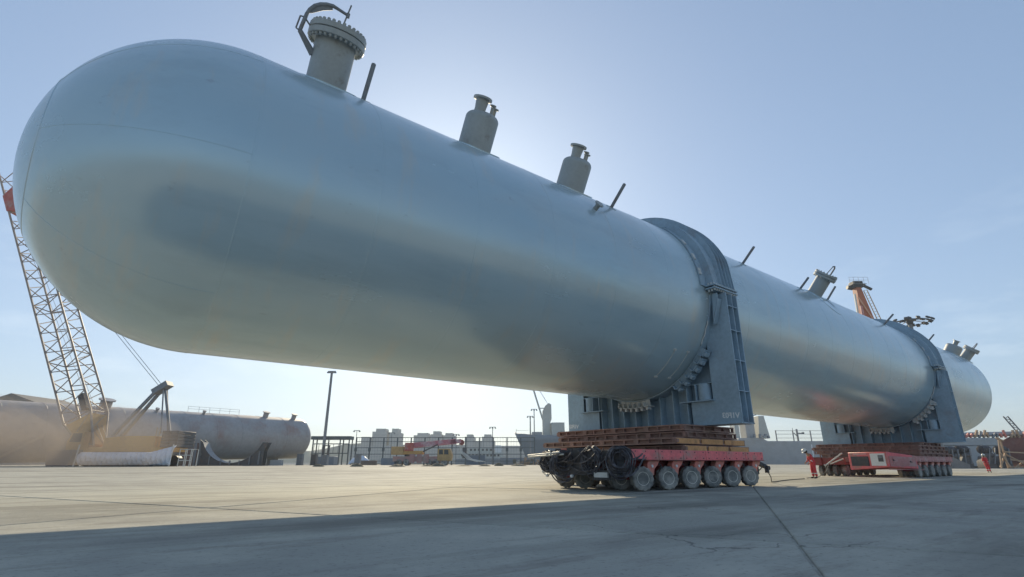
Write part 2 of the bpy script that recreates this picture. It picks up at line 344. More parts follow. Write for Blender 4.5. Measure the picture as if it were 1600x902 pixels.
# concrete slabs of the yard, joints run as in the photograph
SU, SV, SO, SS = Vector((0.869, 0.495, 0)), Vector((0.412, -0.911, 0)), Vector((6.85, -13.10, 0)), 11.0
def slab_mesh(h, ch):
    b = MB(); R_ = []; e = 0.022
    for hh, z in ((h, -0.2), (h, -ch), (h - ch, 0.0)):
        R_ += [SU * (a * (hh - e)) + SV * (c * hh) + UP * z for a, c in ((-1, -1), (1, -1), (1, 1), (-1, 1))]
    f = [(i, (i + 1) % 4, 4 + (i + 1) % 4, 4 + i) for i in range(4)] + [(4 + i, 4 + (i + 1) % 4, 8 + (i + 1) % 4, 8 + i) for i in range(4)] + [(8, 9, 10, 11)]
    b.add(R_, f); return b.mesh('concrete_slab')
slab_me = slab_mesh(SS / 2 - 0.02, 0.012); slab_me.materials.append(m_slab)
inv = ground.matrix_basis.inverted()
ga = YAW - PI / 2
for i in range(-16, 18):
    for j in range(-9, 14):
        c = SO + SU * ((i + .5) * SS) + SV * ((j + .5) * SS)
        if -24 < c.x < 84 and -32 < c.y < 11 and not (c.x > 30 and c.y < -16) and not (c.x < -8 and c.y > -2):
            o = bpy.data.objects.new('concrete_slab', slab_me); COL.objects.link(o); o.parent = ground
            p = Vector((c.x - CAMP.x, c.y - CAMP.y, 0))
            o.location = (p.dot(RT), p.dot(FW), random.uniform(-0.003, 0.002)); o.rotation_euler = (random.uniform(-2e-4, 2e-4), random.uniform(-2e-4, 2e-4), -ga)

# ------------------------------------------------------------------ the big vessel
ZC, R = 8.22, 4.444
XH, XF = 1.77, 71.66
vt = thing('pressure_vessel', 'huge blue-grey cylindrical vessel with domed ends riding on two saddles', 'vessel', (36, 0, ZC))
NS = 160
def ring(x, r, n=NS): return [(x, -r * math.sin(2 * PI * k / n), ZC + r * math.cos(2 * PI * k / n)) for k in range(n)]
XS = [XH + (XF - XH) * i / 40 for i in range(41)]
MB().lathe([(R, x) for x in XS], (0, 0, ZC), (1, 0, 0), NS).build('shell', m_tank, vt)
for sgn, x0 in ((-1, XH), (1, XF)):
    pr = [(R * math.cos(a), x0 + sgn * R * math.sin(a)) for a in [PI / 2 * i / 40 for i in range(41)]]
    pr[-1] = (0.0005, pr[-1][1])
    MB().lathe(pr, (0, 0, ZC), (1, 0, 0), NS).build('domed_head', m_tank, vt)
def seam_ring(x, r=R, w=0.035, h=0.005):
    MB().lathe([(r - 0.01, x - w), (r + h, x - w * .5), (r + h, x + w * .5), (r - 0.01, x + w)], (0, 0, ZC), (1, 0, 0), NS, cap=False).build('weld_seam', m_tank, vt)
for x in [XH, XF] + [XH + 3.18 * i for i in range(1, 22)]: seam_ring(x)
# crown circle and petal seams of the near head
ca = RAD(62); seam_x = XH - R * math.sin(ca)
MB().lathe([(R * math.cos(ca) + .025, seam_x + .03), (R * math.cos(ca) + .005, seam_x - .008), (R * math.cos(ca) - .03, seam_x - .025)], (0, 0, ZC), (1, 0, 0), 96).build('weld_seam', m_tank, vt)
for k in range(8):
    th = RAD(97 + 45 * k)
    pts = []
    for i in range(25):
        a = ca * i / 24; rr = (R + .001) * math.cos(a)
        pts.append((XH - (R + .001) * math.sin(a), -rr * math.sin(th), ZC + rr * math.cos(th)))
    MB().tube(pts, 0.005, 6).build('weld_seam', m_tank, vt)
def polar(x, phi, r): return Vector((x, -r * math.sin(phi), ZC + r * math.cos(phi)))
def nrm(phi): return Vector((0, -math.sin(phi), math.cos(phi)))
def pad(x, phi, rad, thick, parent, h=0.0):
    """reinforcing pad that follows the shell"""
    b = MB(); n = 40; top = []; low = []
    for k in range(n):
        t = 2 * PI * k / n
        dx, ds_ = rad * math.cos(t), rad * math.sin(t)
        top.append(polar(x + dx, phi + ds_ / R, R + thick)); low.append(polar(x + dx * 1.02, phi + ds_ * 1.02 / R, R - 0.02))
    inner = [polar(x + rad * .5 * math.cos(2 * PI * k / n), phi + rad * .5 * math.sin(2 * PI * k / n) / R, R + thick) for k in range(n)]
    V = top + low + inner
    f = [(k, (k + 1) % n, n + (k + 1) % n, n + k) for k in range(n)] + [(k, (k + 1) % n, 2 * n + (k + 1) % n, 2 * n + k) for k in range(n)]
    b.add(V, f); return b.build('reinforcing_pad', m_tank, vt, parent)
def manway(x, phi, rn, L, rf, davit=1, sc=1.0):
    o = polar(x, phi, R); ax = nrm(phi)
    nk = MB().lathe([(rn, -0.7), (rn, L - .30), (rn + .06, L - .26)], o, ax, 40).build('manway', m_nozzle, vt)
    pad(x, phi, rn * 1.68, 0.045, nk)
    t = 0.19 * sc
    MB().lathe([(rf - .02, L - 2 * t - .01), (rf, L - 2 * t + .01), (rf, L - t - .025), (rf - .02, L - t - .01)], o, ax, 56).build('flange', m_nozzle, vt, nk)
    MB().lathe([(rf - .02, L - t + .01), (rf, L - t + .025), (rf, L - .02), (rf - .03, L), (0.001, L + .002)], o, ax, 56).build('cover', m_nozzle, vt, nk)
    bl = MB(); nb = 32 if davit == 1 else 20; e1 = Vector((1, 0, 0)); e2 = ax.cross(e1)
    for k in range(nb):
        a = 2 * PI * (k + .5) / nb; c = o + (e1 * math.cos(a) + e2 * math.sin(a)) * (rf - .085 * sc)
        bl.lathe([(.03 * sc, L - 2 * t - .10 * sc), (.03 * sc, L + .085 * sc)], c, ax, 6)
        bl.lathe([(.052 * sc, L), (.052 * sc, L + .07 * sc)], c, ax, 6); bl.lathe([(.052 * sc, L - 2 * t - .075 * sc), (.052 * sc, L - 2 * t)], c, ax, 6)
    bl.build('bolt_ring', m_nozzle, vt, nk)
    P = lambda a, h: o + e1 * a + ax * h
    dv = MB()
    if davit == 1:
        path = [(-.60, .86), (-1.12, 1.38), (-1.12, 1.42), (-1.07, 1.86)]
        dv.tube([P(*q) for q in path[:2]], [.11, .075], 8); dv.tube([P(-1.12, 1.36), P(-1.04, 1.95)], .06, 10)
        dv.tube([P(-1.24, 1.40), P(-1.20, 1.80)], .025, 6); dv.tube([P(-1.24, 1.40), P(-1.1, 1.36)], .025, 6); dv.tube([P(-1.20, 1.80), P(-1.0, 1.83)], .025, 6)
        arc = [(-1.04, 1.95), (-.99, 2.10), (-.88, 2.28), (-.73, 2.41), (-.55, 2.50), (-.36, 2.545), (-.18, 2.53), (.16, 2.49)]
        dv.tube([P(*q) for q in arc], [.055, .06, .06, .06, .06, .06, .05, .045], 10)
        web = [P(*q) for q in [(-1.02, 1.98), (-.88, 2.24), (-.73, 2.37), (-.55, 2.46), (-.38, 2.50), (-.34, 2.42), (-.62, 2.26), (-.90, 2.03)]]
        dv.add([p + e2 * .012 for p in web] + [p - e2 * .012 for p in web], [tuple(range(8)), tuple(range(8, 16))[::-1]] + [(i, (i + 1) % 8, 8 + (i + 1) % 8, 8 + i) for i in range(8)])
        dv.tube([P(.04, L + .1), P(.16, 2.84)], .026, 8); dv.lathe([(.06, -.07), (.06, .07)], P(.135, 2.49), ax, 8)
        dv.tube([P(-1.06, 1.80), P(-.85, L - .2)], .03, 6)
        eye = [P(.04 + .09 * math.cos(2 * PI * k / 12), L + .10 + .09 * math.sin(2 * PI * k / 12)) for k in range(12)]
        dv.tube(eye, .024, 6, closed=True)
    else:
        dv.tube([P(rf * .75, L), P(rf * .80, L + .55), P(rf * .62, L + .66), P(rf * .35, L + .60)], .05 * sc + .01, 6); dv.tube([P(rf * .35, L + .62), P(.0, L)], .028, 6)
    dv.build('davit_arm', m_grey, vt, nk)
def dome(x, phi, r, L, s=1.0, parent_name='dome_nozzle'):
    o = polar(x, phi, R); ax = nrm(phi); e1 = Vector((1, 0, 0)); sh = L - .62 * s
    prof = [(r, -0.6), (r, sh - .18 * s)] + [(r - .30 * s * (1 - math.cos(a)), sh - .18 * s + .26 * s * math.sin(a)) for a in [PI / 2 * i / 6 for i in range(1, 7)]] + [(.27 * s, sh + .1 * s)]
    nk = MB().lathe(prof, o, ax, 40).build(parent_name, m_nozzle, vt)
    pad(x, phi, r * 1.62, 0.045, nk)
    c = o - e1 * .20 * s
    MB().lathe([(.23 * s, sh - .05), (.21 * s, sh + .20 * s), (.25 * s, sh + .53 * s), (.36 * s, sh + .54 * s), (.36 * s, sh + .61 * s), (.34 * s, sh + .62 * s)], c, ax, 28).build('outlet_flange', m_nozzle, vt, nk)
    for dx, dy, hh, rr in ((.26, -.08, .50, .06), (.47, .08, .46, .07)):
        c = o + e1 * dx * s + ax.cross(e1) * dy * s
        MB().lathe([(rr * s, sh - .2 * s), (rr * s, sh + (hh - .07) * s), (rr * 1.5 * s, sh + (hh - .05) * s), (rr * 2.1 * s, sh + (hh - .04) * s), (rr * 2.1 * s, sh + hh * s)], c, ax, 16).build('gauge_branch', m_nozzle, vt, nk)
def rod(x, phi, L, r=.07):
    o = polar(x, phi, R); ax = nrm(phi)
    rb = MB().lathe([(r, -.1), (r, L - .03), (r * .8, L), (0.002, L + .02)], o, ax, 14).build('lifting_pin', m_grey, vt)
    pad(x, phi, r * 3.4, 0.025, rb)
manway(3.85, RAD(23.5), .63, 1.84, .885)
rod(4.91, RAD(32), 1.22, .075)
dome(9.5, RAD(26), .64, 1.98)
dome(14.5, RAD(27), .64, 1.96)
rod(15.82, RAD(45.9), 1.14); rod(26.65, RAD(45.3), 1.10)
rod(33.53, RAD(45.7), .84); rod(38.60, RAD(39.2), 1.04); rod(47.45, RAD(48), 1.05); rod(58.96, RAD(44.7), .95)
manway(36.43, RAD(40), .46, 1.5, .70, 2, .8)
dome(70.2, RAD(33), .72, 1.42, .9); manway(72.7, RAD(41), .48, 1.32, .70, 2, .8)
ob = MB().lathe([(.10, -.1), (.10, .22), (.19, .24), (.19, .29)], polar(14.03, RAD(60.6), R), nrm(RAD(60.6)), 18).build('small_nozzle', m_nozzle, vt)
pad(36.43, RAD(52), 1.15, 0.02, vt.ob)
for x, p0, p1 in ((18.97, 147.3, 127.9), (20.02 - .12, 146.7, 127.7), ):
    MB().tube([polar(x + .02 * i / 10, RAD(p0 + (p1 - p0) * i / 10), R + .012) for i in range(11)], .014, 6).build('strap_wire', m_pale, vt)
    for q in (p0, p1): MB().cbox((0, 0, 0), (.16, .08, .05), Matrix.Translation(polar(x, RAD(q), R + .02)) @ Matrix.Rotation(RAD(q), 4, 'X')).build('wire_clip', m_pale, vt)

# ------------------------------------------------------------------ saddles
def saddle(x0, label, mark):
    zb, half = 2.45, 5.05
    s = thing('transport_saddle', label, 'saddle', (x0, 0, zb), group='transport saddles under the vessel')
    def cyl(phi, r): return (-r * math.sin(phi), ZC + r * math.cos(phi))     # (y, z)
    Yv, Zv, Xv = (0, 1, 0), (0, 0, 1), (1, 0, 0)
    def webpoly(sg, y_in_low=2.76, y_in_hi=3.85):
        """outline of one side leg plate; sg -1 = towards the camera"""
        p = [(sg * half, zb), (sg * half, 8.05), (sg * 4.62, 8.05)]
        a0 = math.acos(max(-1, min(1, (8.05 - ZC) / (R + .05)))); a1 = PI - math.asin(y_in_hi / (R + .05))
        for i in range(13):
            y, z = cyl(a0 + (a1 - a0) * i / 12, R + .05); p.append((sg * abs(y), z))
        p += [(sg * y_in_hi, 4.20), (sg * y_in_hi, 3.49), (sg * y_in_low, 3.49), (sg * y_in_low, zb)]
        return p
    for sg in (-1, 1):
        MB().prism(webpoly(sg), (x0, 0, 0), Yv, Zv, Xv, .05).build('leg_plate', m_saddle, s, bevel=.004)
        for xx in (.45, .86):
            MB().prism(webpoly(sg), (x0 + xx, 0, 0), Yv, Zv, Xv, .04).build('leg_plate', m_saddle, s)
        bp = MB(); bp.box((x0 + .05, sg * (half - .42), zb + .01), (x0 + .45, sg * (half - .38), 8.0)); bp.box((x0 + .49, sg * (half - .42), zb + .01), (x0 + .86, sg * (half - .38), 8.0))
        bp.build('side_plate', m_saddle, s)
        for z in (3.75, 5.05, 6.35, 7.45):
            st = MB(); st.box((x0 + .052, sg * (half - .38), z), (x0 + .448, sg * (half - .01), z + .03)); st.box((x0 + .492, sg * (half - .38), z), (x0 + .858, sg * (half - .01), z + .03))
            st.build('stiffener', m_saddle, s)
        # box bracket with its open front
        y0, y1 = sg * 2.30, sg * 3.92
        MB().box((x0 - .22, y0, 3.44), (x0 + .30, y1, 3.485)).build('shelf_plate', m_saddle, s)
        MB().box((x0 - .04, y0, 4.20), (x0 + .30, y1, 4.235)).build('shelf_plate', m_saddle, s)
        for y in (2.62, 3.08): MB().box((x0 - .12, sg * y, 3.487), (x0 + .28, sg * (y + .04), 4.198)).build('stiffener', m_saddle, s)
        MB().lathe([(.30, 3.487), (.30, 4.198)], (x0 + .16, sg * 3.42, 0), (0, 0, 1), 20).build('pipe_post', m_saddle, s)
        if sg < 0:
            gs = MB().prism([(sg * 4.62, 8.0), (sg * 4.85, 8.0), (sg * 4.85, 7.75), (sg * 4.55, 6.7), (sg * 4.5, 6.7)], (x0 - .36, 0, 0), Yv, Zv, Xv, .03); gs.build('gusset', m_saddle, s)
            gs2 = MB().strip([(x0 - .36, sg * 4.50, 6.7), (x0 - .36, sg * 4.85, 7.75)], [(x0 - .02, sg * 4.50, 6.7), (x0 - .02, sg * 4.85, 7.75)], (0, .02, -.02)); gs2.build('gusset', m_saddle, s)
        # bolted joint at mid height
        for z, t in ((8.16, 'joint_flange'), (8.30, 'joint_flange')):
            MB().box((x0 - .66, sg * 4.50, z), (x0 + 1.24, sg * 4.97, z + .055)).build(t, m_saddle, s)
        bm_ = MB()
        for i in range(11):
            x = x0 - .56 + i * .172; bm_.lathe([(.028, 8.08), (.028, 8.43)], (x, sg * 4.88, 0), (0, 0, 1), 6)
            for za, zb_ in ((8.10, 8.158), (8.357, 8.41)): bm_.lathe([(.05, za), (.05, zb_)], (x, sg * 4.88, 0), (0, 0, 1), 6)
        for y in (4.62, 4.75):
            for za, zb_ in ((8.06, 8.158), (8.357, 8.45)): bm_.lathe([(.045, za), (.045, zb_)], (x0 - .56, sg * y, 0), (0, 0, 1), 6)
        bm_.build('joint_bolts', m_pale, s)
    # recessed web between the legs with vertical ribs
    w = [(-3.84, zb), (3.84, zb)]; a = math.asin(3.84 / (R + .06))
    w += [(cyl(PI + a - 2 * a * i / 16, R + .06)) for i in range(17)]
    MB().prism(w, (x0 + .42, 0, 0), Yv, Zv, Xv, .04).build('web_plate', m_saddle, s)
    for k in range(8):
        y = -2.56 + .733 * k; zt = ZC - math.sqrt((R + .08) ** 2 - y * y)
        MB().box((x0 - .02, y - .02, zb + .052), (x0 + .418, y + .02, zt)).build('rib', m_saddle, s)
    MB().box((x0 - .08, -half, zb - .01), (x0 + .95, half, zb + .045)).build('base_plate', m_saddle, s)
    # cradle band under the shell and the strap ring over it
    def band(a0, a1, x1, x2, r1, r2, name, mat, n=48):
        b = MB(); A = [];
        for i in range(n + 1):
            p = a0 + (a1 - a0) * i / n
            for r in (r1, r2):
                y, z = cyl(p, r); A += [(x1, y, z), (x2, y, z)]
        f = []
        for i in range(n):
            k = 4 * i
            f += [(k, k + 1, k + 5, k + 4), (k + 2, k + 6, k + 7, k + 3), (k, k + 4, k + 6, k + 2), (k + 1, k + 3, k + 7, k + 5)]
        f += [(0, 2, 3, 1), (4 * n, 4 * n + 1, 4 * n + 3, 4 * n + 2)]
        return b.add(A, f).build(name, mat, s)
    band(RAD(93), RAD(267), x0 - .35, x0 + 1.0, R + .012, R + .07, 'cradle_band', m_saddle)
    band(RAD(-88.5), RAD(88.5), x0 - .95, x0 + 1.1, R + .012, R + .06, 'strap_band', m_saddle, 64)
    band(RAD(-88), RAD(88), x0 - .50, x0 + 1.05, R + .30, R + .37, 'strap_ring', m_saddle, 64)
    band(RAD(-88), RAD(88), x0 - .52, x0 - .47, R + .06, R + .37, 'strap_ring', m_saddle, 64)
    for xx in (-.02, .26, .54, .82, 1.02):
        n = 40; I = []; O = []
        for i in range(n + 1):
            p = RAD(-88 + 176 * i / n); I.append((x0 + xx, *cyl(p, R + .06)))
            y, z = cyl(p, R + .60)
            if abs(p) > RAD(72): z = max(8.36, ZC + (R + .6) * math.cos(p)); y = math.copysign((R + .6) * math.sin(RAD(72)) + (abs(p) - RAD(72)) * .55, -p)
            O.append((x0 + xx, y, z))
        MB().strip(I, O, (.03, 0, 0)).build('strap_fin', m_saddle, s)
    # small lugs and sealing strips on the strap edge
    for p in (20, 38, 58, 70, 80):
        MB().cbox((0, 0, 0), (.16, .30, .05), Matrix.Translation(polar(x0 - .88, RAD(p), R + .09)) @ Matrix.Rotation(RAD(p), 4, 'X')).build('edge_lug', m_pale if p > 50 else m_saddle, s)
    MB().tube([polar(x0 - .40, RAD(108 + i * 1.7), R + .05 + .02 * math.sin(i * 1.7)) for i in range(9)], .03, 6).build('edge_strip', m_pale, s)
    # comb-like bearing brackets that wedge the band
    def comb(a0, a1, n, mat, xo):
        b = MB()
        for i in range(n):
            p = a0 + (a1 - a0) * (i + .5) / n; e = (a1 - a0) / n
            T = Matrix.Translation(polar(x0 + xo, p, R + .08)) @ Matrix.Rotation(p, 4, 'X')
            wv = abs(e) * R
            b.box((-.30, -wv * .46, .0), (-.27, wv * .46, .30), T); b.box((-.52, -wv * .48, .10), (.02, -wv * .36, .34), T); b.box((-.52, -wv * .48, .30), (.0, wv * .48, .34), T)
            b.box((-.45, -wv * .22, .342), (-.20, wv * .22, .47), T)
        b.build('wedge_bracket', mat, s)
    comb(RAD(123), RAD(151), 6, m_saddle if x0 < 30 else m_pale, -.05)
    comb(RAD(170), RAD(192), 6, m_pale, -.05)
    # painted mark, mirrored as in the photograph
    if mark:
        for txt, y0, zc_, wid in (('V1F03', -4.94, 2.66, .76), ('V1F03', 4.30, 2.68, .70)):
            cu = bpy.data.curves.new('mark', 'FONT'); cu.body = txt; cu.size = .36; cu.offset = .012; cu.extrude = .0015; cu.resolution_u = 3
            t = bpy.data.objects.new('mark', cu); COL.objects.link(t); dg = bpy.context.evaluated_depsgraph_get()
            me = bpy.data.meshes.new_from_object(t.evaluated_get(dg)); bpy.data.objects.remove(t)
            k = wid / max(v.co.x for v in me.vertices)
            for v in me.vertices: v.co = Vector((-.0045 + v.co.z, y0 + v.co.x * k, zc_ + (v.co.y + v.co.x * .06) * k - zb))
            o = bpy.data.objects.new('painted_mark', me); me.materials.append(m_white); COL.objects.link(o); o.parent = s.ob
    return s
saddle(20.9, 'dark blue-grey steel saddle marked with white lettering, standing on the nearer red trailer', True)
saddle(53.3, 'blue-grey steel saddle on the farther red trailer, beside the far end of the vessel', False)

# ------------------------------------------------------------------ wheels and trailers
def wheel_meshes():
    ro, w = .435, .32
    prof = [(.235, -w * .42), (.27, -w * .48), (.36, -w * .5), (.41, -w * .46), (ro, -w * .36), (ro, -.04), (ro - .02, 0), (ro, .04), (ro, w * .36), (.41, w * .46), (.36, w * .5), (.27, w * .48), (.235, w * .42)]
    def lug(i, k, r): return r - (.022 if (k // 2 + (i > 6)) % 2 and 3 <= i <= 9 else 0)
    ty = MB().lathe(prof, (0, 0, 0), (0, 1, 0), 52, mod=lug).mesh('tyre')
    rim = MB().lathe([(.24, -w * .43), (.225, -w * .43), (.20, -w * .34), (.192, -w * .04)], (0, 0, 0), (0, 1, 0), 28, cap=False)
    rim.lathe([(.082, -w * .06), (.082, -w * .30), (.06, -w * .34), (.002, -w * .345)], (0, 0, 0), (0, 1, 0), 16)
    for k in range(10):
        a = 2 * PI * k / 10; rim.lathe([(.016, -w * .22), (.016, -w * .08)], (.115 * math.cos(a), 0, .115 * math.sin(a)), (0, 1, 0), 6)
    rim = rim.mesh('rim'); dk = MB()
    dk.lathe([(.192, -w * .10), (.13, -w * .16), (.06, -w * .16)], (0, 0, 0), (0, 1, 0), 24)
    for k in range(8):
        a = 2 * PI * (k + .5) / 8; dk.bar((.09 * math.cos(a), -w * .17, .09 * math.sin(a)), (.185 * math.cos(a), -w * .13, .185 * math.sin(a)), .03, .02)
    dk = dk.mesh('wheel_disc')
    ty.materials.append(m_tyre); rim.materials.append(m_rim); dk.materials.append(m_hub)
    dk2 = dk.copy(); dk2.name = 'wheel_disc'; dk2.materials.clear(); dk2.materials.append(m_rim)
    return ty, rim, (dk, dk2, dk)
TY, RIM, HOLE = wheel_meshes()
rw = random.Random(21)
def add_wheel(root, x, y, far=False, z0=0.0, steer=0.0):
    w = bpy.data.objects.new('wheel', TY); COL.objects.link(w); w.parent = root.ob
    w.location = Vector((x, y, .435 * .92 + z0)) - root.base; w.rotation_euler = (0, random.uniform(0, PI), steer + (PI if far else 0)); w.scale = (.92, .92, .92)
    for nm, me in (('rim', RIM), ('wheel_disc', rw.choice(HOLE))):
        o = bpy.data.objects.new(nm, me); COL.objects.link(o); o.parent = w
    return w
def transporter(x0, yn, rows, files, label, zg=0.0, ppu=False):
    """x0: first axle, yn: outer (camera side) face"""
    t = thing('modular_transporter', label, 'trailer', (x0 + 3.5, 0, zg), group='red heavy-haul transporters')
    xa, xb = x0 - .62, x0 + 8.1
    for a, b in files:
        MB().box((xa, a, 1.0), (xb, b, 1.335)).build('deck', m_deck, t, bevel=.01)
        MB().box((xa + .2, a + .5, .80), (xb - .2, b - .5, .998)).build('chassis_beam', m_darkred, t)
    # near side girder: bolted panels
    ya = files[0][0]
    n = 6 if not ppu else 6
    for i in range(n):
        p0, p1 = xa + (xb - xa) * i / n + .012, xa + (xb - xa) * (i + 1) / n - .012
        MB().box((p0, ya - .03, 1.005), (p1, ya - .001, 1.345)).build('side_panel', m_red if not ppu else m_pinkred, t, bevel=.006)
        bt = MB()
        for q in (.12, .5, .88):
            for z in (1.07, 1.28): bt.lathe([(.018, .0), (.018, .02)], (p0 + (p1 - p0) * q, ya - .03, z), (0, -1, 0), 6)
        bt.build('panel_bolts', m_hub, t)
    MB().box((xa - .02, ya - .06, .985), (xb + .02, ya + .1, 1.003)).build('lower_flange', m_darkred, t)
    for i in range(6):
        x = x0 + 1.4 * i
        for y in rows: add_wheel(t, x, y, steer=0 if ppu else RAD(-24))
        for j in range(0, len(rows) - 1, 2):
            y0, y1 = rows[j], rows[j + 1]; yc = (y0 + y1) / 2
            b = MB(); b.bar((x, y0 + .1, .43), (x, y1 - .1, .43), .12)
            b.prism([(x - .12, .36), (x + .12, .36), (x + .62, .80), (x + .66, 1.0), (x + .22, 1.0), (x + .16, .80)], (0, yc - .14, 0), (1, 0, 0), (0, 0, 1), (0, 1, 0), .28)
            b.build('bogie_arm', m_darkred, t)
        # knuckle seen on the near side, with its cylinder
        b = MB(); b.prism([(x + .30, .66), (x + .44, .48), (x + .60, .50), (x + .66, .70), (x + .86, .84), (x + .98, .985), (x + .36, .985), (x + .28, .84)], (0, ya + .06, 0), (1, 0, 0), (0, 0, 1), (0, 1, 0), .22)
        b.build('steering_knuckle', m_arm, t, bevel=.02)
        MB().lathe([(.05, 0), (.05, .03)], (x + .52, ya + .06, .80), (0, -1, 0), 12).build('reflector', m_lamp, t)
        MB().tube([(x + .75, ya + .5, .95), (x + .1, ya + .35, .62)], .05, 8).build('suspension_cylinder', m_darkred, t)
        MB().tube([(x + .9, ya + .18, .97), (x + 1.1, ya + .12, .82), (x + 1.2, ya + .15, .72), (x + 1.22, ya + .3, .6)], .022, 6).build('brake_hose', m_hose, t)
    return t
t1 = transporter(15.02, -4.54, (-4.38, -3.42, -1.70, -.74), ((-4.51, -2.10), (-2.02, -.05)), 'nearer red multi-axle heavy-haul trailer hung with black hoses at its front end')
# front end frame, lamps and drawbars of the near trailer
fe = MB(); fe.box((13.95, -4.4, .98), (14.40, -.75, 1.30)); fe.box((13.9, -4.3, .55), (14.3, -3.9, 1.0)); fe.box((13.9, -2.9, .5), (14.35, -1.0, 1.0)); fe.bar((14.1, -4.4, .62), (14.1, -.8, .62), .1)
fe.build('end_frame', m_black, t1)
for y, z in ((-.95, .46), (-.75, .60), (-2.25, .46), (-1.45, .52)): MB().lathe([(.05, 0), (.06, .06), (.045, .09), (.002, .1)], (13.88, y, z), (-1, 0, 0), 14).build('marker_lamp', m_lamp, t1)
MB().box((13.80, -3.95, .44), (13.86, -3.35, .60)).build('number_plate', m_pale, t1); MB().box((13.86, -4.0, .36), (13.92, -3.3, .66)).build('bumper', m_black, t1)
for i, (p, q) in enumerate((((13.6, -1.9, 1.27), (13.4, -.35, 1.17)), ((13.7, -2.0, 1.2), (13.5, -.25, 1.12)), ((13.6, -1.4, 1.35), (13.9, -1.0, 1.1)))):
    MB().tube([p, q], .03, 8).build('guide_bar', m_pale, t1)
cp = MB(); cp.bar((23.0, -4.2, 1.0), (23.75, -4.35, .72), .10, .12); cp.bar((23.3, -3.9, .95), (23.8, -4.3, .66), .08); cp.box((23.1, -4.2, .45), (23.25, -4.0, 1.0)); cp.tube([(23.4, -4.3, .9), (23.55, -4.4, .55), (23.7, -4.35, .6), (23.72, -4.35, .8)], .03, 6); cp.lathe([(.09, -.05), (.09, .05)], (23.78, -4.36, .70), (0, 1, 0), 12); cp.box((23.55, -4.45, .5), (23.65, -4.3, .78))
cp.build('coupling_drawbar', m_black, t1)
for k in range(4): MB().box((13.98 + .1 * k, -1.9 + .42 * k - .6, 1.30), (14.35, -1.6 + .42 * k - .6, 1.42)).build('valve_box', m_black if k != 2 else m_arm, t1)

t2 = transporter(44.55, -4.25, (-4.10, -3.15, .95, 1.95), ((-4.22, -1.80), (-.10, 2.40)), 'farther red multi-axle trailer with boxy power pack and grille at its front', zg=0.0, ppu=True)
zt = 1.62
pl = [(41.35, -3.45), (44.05, -4.32), (44.05, -1.0), (42.9, -.62)]     # plan of the power pack
pp = MB(); pp.hexa([(x, y, .66 - .12 * (i == 1) - .22 * (i == 3)) for i, (x, y) in enumerate(pl)] + [(x, y, zt - (.26 if i == 1 else 0)) for i, (x, y) in enumerate(pl)])
pk = pp.build('power_pack', m_red, t2, bevel=.03)
fv = (Vector((*pl[3], 0)) - Vector((*pl[0], 0))); fn = Vector((-fv.y, fv.x, 0)).normalized(); fn = fn if fn.x < 0 else -fn
def face_box(a0, a1, z0, z1, off, th, name, mat):
    p = [Vector((*pl[0], 0)) + fv * a for a in (a0, a1)]
    lo = [p[0] + fn * off, p[1] + fn * off, p[1] + fn * (off + th), p[0] + fn * (off + th)]
    return MB().hexa([q + UP * z0 for q in lo] + [q + UP * z1 for q in lo]).build(name, mat, t2, pk)
face_box(.46, .93, .72, 1.34, .002, .03, 'grille', m_black)
for i in range(7): face_box(.47, .92, .75 + i * .085, .79 + i * .085, .034, .012, 'grille_slat', m_darkgrey)
face_box(.04, .40, .74, 1.52, .002, .035, 'control_panel', m_white); face_box(.08, .20, 1.0, 1.40, .039, .02, 'panel_screen', m_darkgrey)
face_box(.09, .19, 1.22, 1.36, .061, .01, 'panel_screen', m_grey); face_box(.50, .85, 1.48, 1.52, .002, .02, 'nameplate', m_pale)
sv = Vector((*pl[1], 0)) - Vector((*pl[0], 0)); sn = Vector((sv.y, -sv.x, 0)).normalized(); sn = sn if sn.y < 0 else -sn
for (a0, a1, z0, z1, th, nm, mt) in ((.06, .94, .70, 1.36, .03, 'side_door', m_pinkred), (.16, .84, .82, 1.25, .05, 'side_door', m_pinkred), (.16, .22, 1.05, 1.15, .09, 'door_handle', m_black), (.72, .80, .95, 1.05, .09, 'door_handle', m_black), (-.02, 1.10, .50, .56, .16, 'side_step', m_pinkred)):
    p = [Vector((*pl[0], 0)) + sv * a for a in (a0, a1)]; lo = [p[0] - sn * .001, p[1] - sn * .001, p[1] + sn * th, p[0] + sn * th]
    MB().hexa([q + UP * (z0 - .0) for q in lo] + [q + UP * (z1 - .1 * (k in (1, 2))) for k, q in enumerate(lo)]).build(nm, mt, t2, pk)
MB().tube([(43.0, -.2, 1.58), (43.4, 1.25, .72)], .05, 8).build('tow_pole', m_pale, t2); MB().tube([(43.05, -.2, 1.2), (43.4, .85, .85)], .04, 8).build('tow_pole', m_pale, t2)
vb = MB(); vb.box((43.9, 0, .8), (44.5, 2.3, 1.3)); vb.box((43.75, 1.6, .75), (43.95, 2.2, 1.25)); vb.build('end_frame', m_darkred, t2)
for y in (.30, 1.45): add_wheel(t2, 44.55, y)

